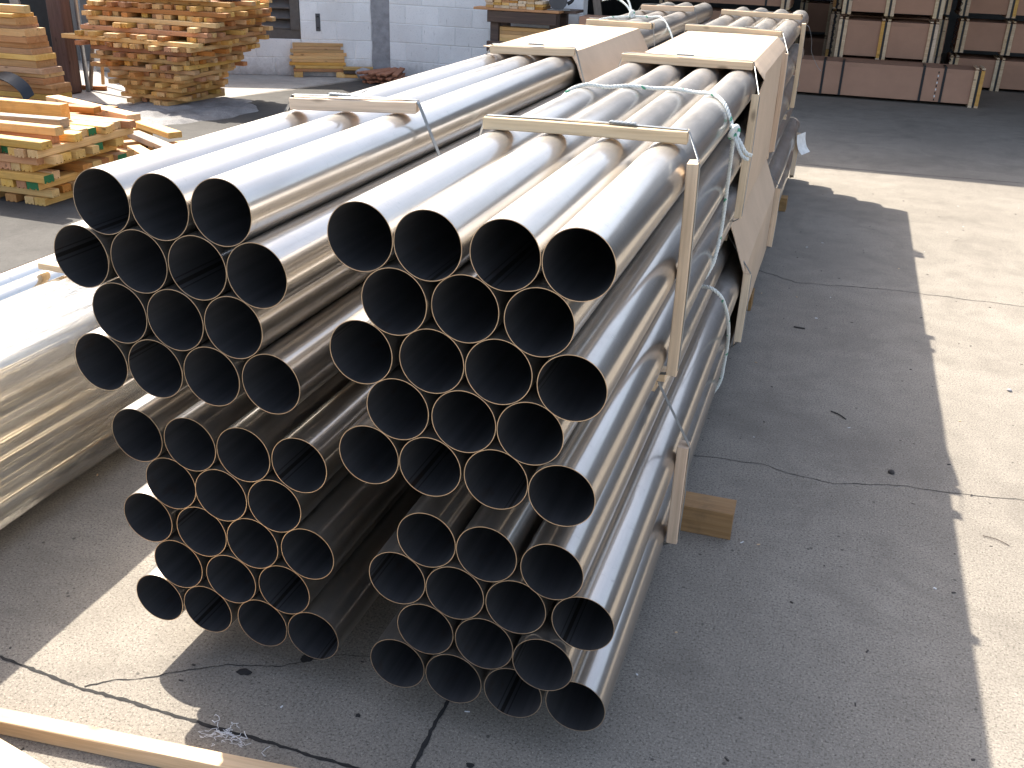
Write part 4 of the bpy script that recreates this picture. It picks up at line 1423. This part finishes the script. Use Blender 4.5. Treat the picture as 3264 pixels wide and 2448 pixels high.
crate(-0.30, 2.285, 10.64, 0.52, 0.002, 0.392, [2.535], 'long low cardboard crate on the floor in front of all the others', 'cardboard crates',
      straps=(0.91, 1.115, 1.97, 2.187), dash=2.124, seed=1)
G2 = 'cardboard crates'
lv = ('bottom', 'middle', 'top', 'highest')
for k in range(4):
    z0 = 0.002 + (0 if k == 0 else 0.362 + (k - 1) * 0.487)
    z1 = 0.358 if k == 0 else z0 + 0.425
    dx = (0, 0.0, 0.012, -0.005)[k]
    crate(0.68 + dx, 1.79 + dx, 11.40, 0.7, z0, z1, [0.055, 0.53, 1.055], '%s crate of the stack directly behind the long low crate' % lv[k], G2, seed=10 + k)
    crate(0.56, 1.95, 12.35, 0.7, z0, z1, [0.055, 0.70, 1.33], '%s crate of the shadowed stack hidden behind the central stack' % lv[k], G2, seed=20 + k)
for k in range(4):
    z0 = 0.002 + k * 0.424
    dx = (0, 0.03, 0.0, 0.02)[k]
    crate(2.06 + dx, 4.1 + dx, 12.30, 0.7, z0, z0 + 0.36, [0.04, 0.565, 1.1, 1.6, 2.0], '%s crate of the stack at the right edge of view' % lv[k], G2, seed=30 + k)
for k in range(3):
    z0 = 0.002 + k * 0.424
    crate(-1.5, 0.09, 11.60, 0.7, z0, z0 + 0.37, [0.05, 1.53], '%s crate of the stack behind the far pipe ends' % lv[k], G2, straps=(1.30,), seed=40 + k)
for k in range(3):
    z0 = 0.002 + k * 0.45
    crate(0.12, 0.60, 13.4, 0.7, z0, z0 + 0.40, [0.05, 0.43], '%s crate of the dark stack deep between the other stacks' % lv[k], G2, seed=50 + k)
# black webbing hanging between the stacks
for i, x in enumerate((0.625, 2.015)):
    mb = MB()
    P = []
    for k in range(120):
        u = k / 119
        P.append((0.018 * math.cos(u * 120), 0.018 * math.sin(u * 120), u * 1.35))
    mb.tube(P, 0.005, 5)
    tag(mb.build('coiled_cable', 'strap_black', None, True, (x, 11.95, 0.01)), 'black coiled cable hanging in the gap %s of the central crate stack' % ('left', 'right')[i], 'cable')

# ------------------------------------------------------------------ small litter on the concrete
def pebble(x, y, rad, seed, mat, label):
    bm = bmesh.new()
    bmesh.ops.create_icosphere(bm, subdivisions=2, radius=rad)
    for v in bm.verts:
        v.co *= 1 + 0.3 * mnoise.noise(v.co * (1.3 / rad) + Vector((seed, 0, 0)))
        v.co.z *= 0.6
    me = bpy.data.meshes.new('pebble')
    bm.to_mesh(me); bm.free()
    me.polygons.foreach_set('use_smooth', [True] * len(me.polygons))
    me.materials.append(M[mat])
    tag(link('pebble', me, [], None, (x, y, rad * 0.45), (0, 0, seed)), label, 'pebble')
pebble(1.207, 1.637, 0.011, 1, 'stone_dark', 'dark pebble on the shaded concrete right of the pipes')
pebble(1.671, 2.519, 0.010, 2, 'grey_render', 'grey pebble on the sunlit concrete at the right edge')
pebble(-0.79, -0.205, 0.006, 3, 'stone_dark', 'tiny dark pebble on the sunlit concrete at the lower left')
pebble(0.10, -0.19, 0.006, 5, 'stone_dark', 'tiny dark pebble in the shade in front of the pipes')
def litter():
    r = random.Random(3)
    mb = MB()
    for i in range(420):
        x, y = r.uniform(-1.2, 3.2), r.uniform(-0.7, 6.4)
        L, W = r.uniform(0.0015, 0.007), r.uniform(0.0008, 0.0022)
        a = r.uniform(0, 6.28)
        c, s_ = math.cos(a), math.sin(a)
        z = 0.0005
        h = r.uniform(0.0008, 0.003)
        vs = []
        for zz in (z, z + h):
            for (u, v) in ((-L, -W), (L, -W), (L, W), (-L, W)):
                vs.append((x + u * c - v * s_, y + u * s_ + v * c, zz))
        mb.add(vs, [(0, 3, 2, 1), (4, 5, 6, 7), (0, 1, 5, 4), (1, 2, 6, 5), (2, 3, 7, 6), (3, 0, 4, 7)], r.choice((0, 0, 0, 1, 2)))
    o = mb.build('grit_litter', ['stone_dark', 'batten_pine', 'fluff'])
    o['kind'] = 'stuff'
    o['label'] = 'scattered wood chips and grit on the concrete'
litter()
def twig(pts, rad, mat, label):
    mb = MB()
    mb.tube(smooth_path(pts, 5), rad, 6)
    tag(mb.build('twig', mat, smooth=True), label, 'twig')
twig([(1.00, 2.05, 0.003), (1.03, 2.03, 0.004), (1.055, 2.0, 0.003)], 0.0022, 'stone_dark', 'small dark twig on the shaded concrete right of the bundles')
twig([(0.81, 2.91, 0.003), (0.86, 2.905, 0.003)], 0.004, 'stone_dark', 'short dark stick on the shaded concrete near the far rope')
twig([(1.46, 1.33, 0.003), (1.50, 1.32, 0.004), (1.53, 1.30, 0.003)], 0.0012, 'timber_dark', 'thin twig lying on the sunlit concrete at right')
def fluff():
    r = random.Random(8)
    mb = MB()
    for i in range(26):
        x, y = -0.19 + r.gauss(0, 0.03), -0.135 + r.gauss(0, 0.012)
        P = [Vector((x, y, 0.003))]
        for k in range(6):
            P.append(P[-1] + Vector((r.uniform(-.012, .014), r.uniform(-.006, .008), r.uniform(-.002, .004))))
            P[-1].z = max(0.002, P[-1].z)
        mb.tube(P, r.uniform(0.0004, 0.0012), 4)
    o = mb.build('plastic_fluff', 'fluff')
    o['kind'] = 'stuff'
    o['label'] = 'wisp of white plastic fluff on the slab joint in front of the pipes'
fluff()

def oil_spot(x, y, rx, ry, seed):
    mb = MB()
    n = 28
    vs = []
    for k in range(n):
        a = 2 * math.pi * k / n
        q = 1 + 0.45 * mnoise.noise(Vector((math.cos(a) * 1.3 + seed, math.sin(a) * 1.3, 0)))
        vs.append((x + rx * q * math.cos(a), y + ry * q * math.sin(a), 0.0016))
    mb.add(vs, [tuple(range(n))])
    struct(mb.build('oil_spot', 'joint_filler'))
oil_spot(-0.155, 0.148, 0.016, 0.014, 1)
oil_spot(-0.268, 0.055, 0.017, 0.012, 4)
oil_spot(0.045, 0.02, 0.006, 0.006, 9)
oil_spot(0.33, -0.03, 0.009, 0.007, 12)
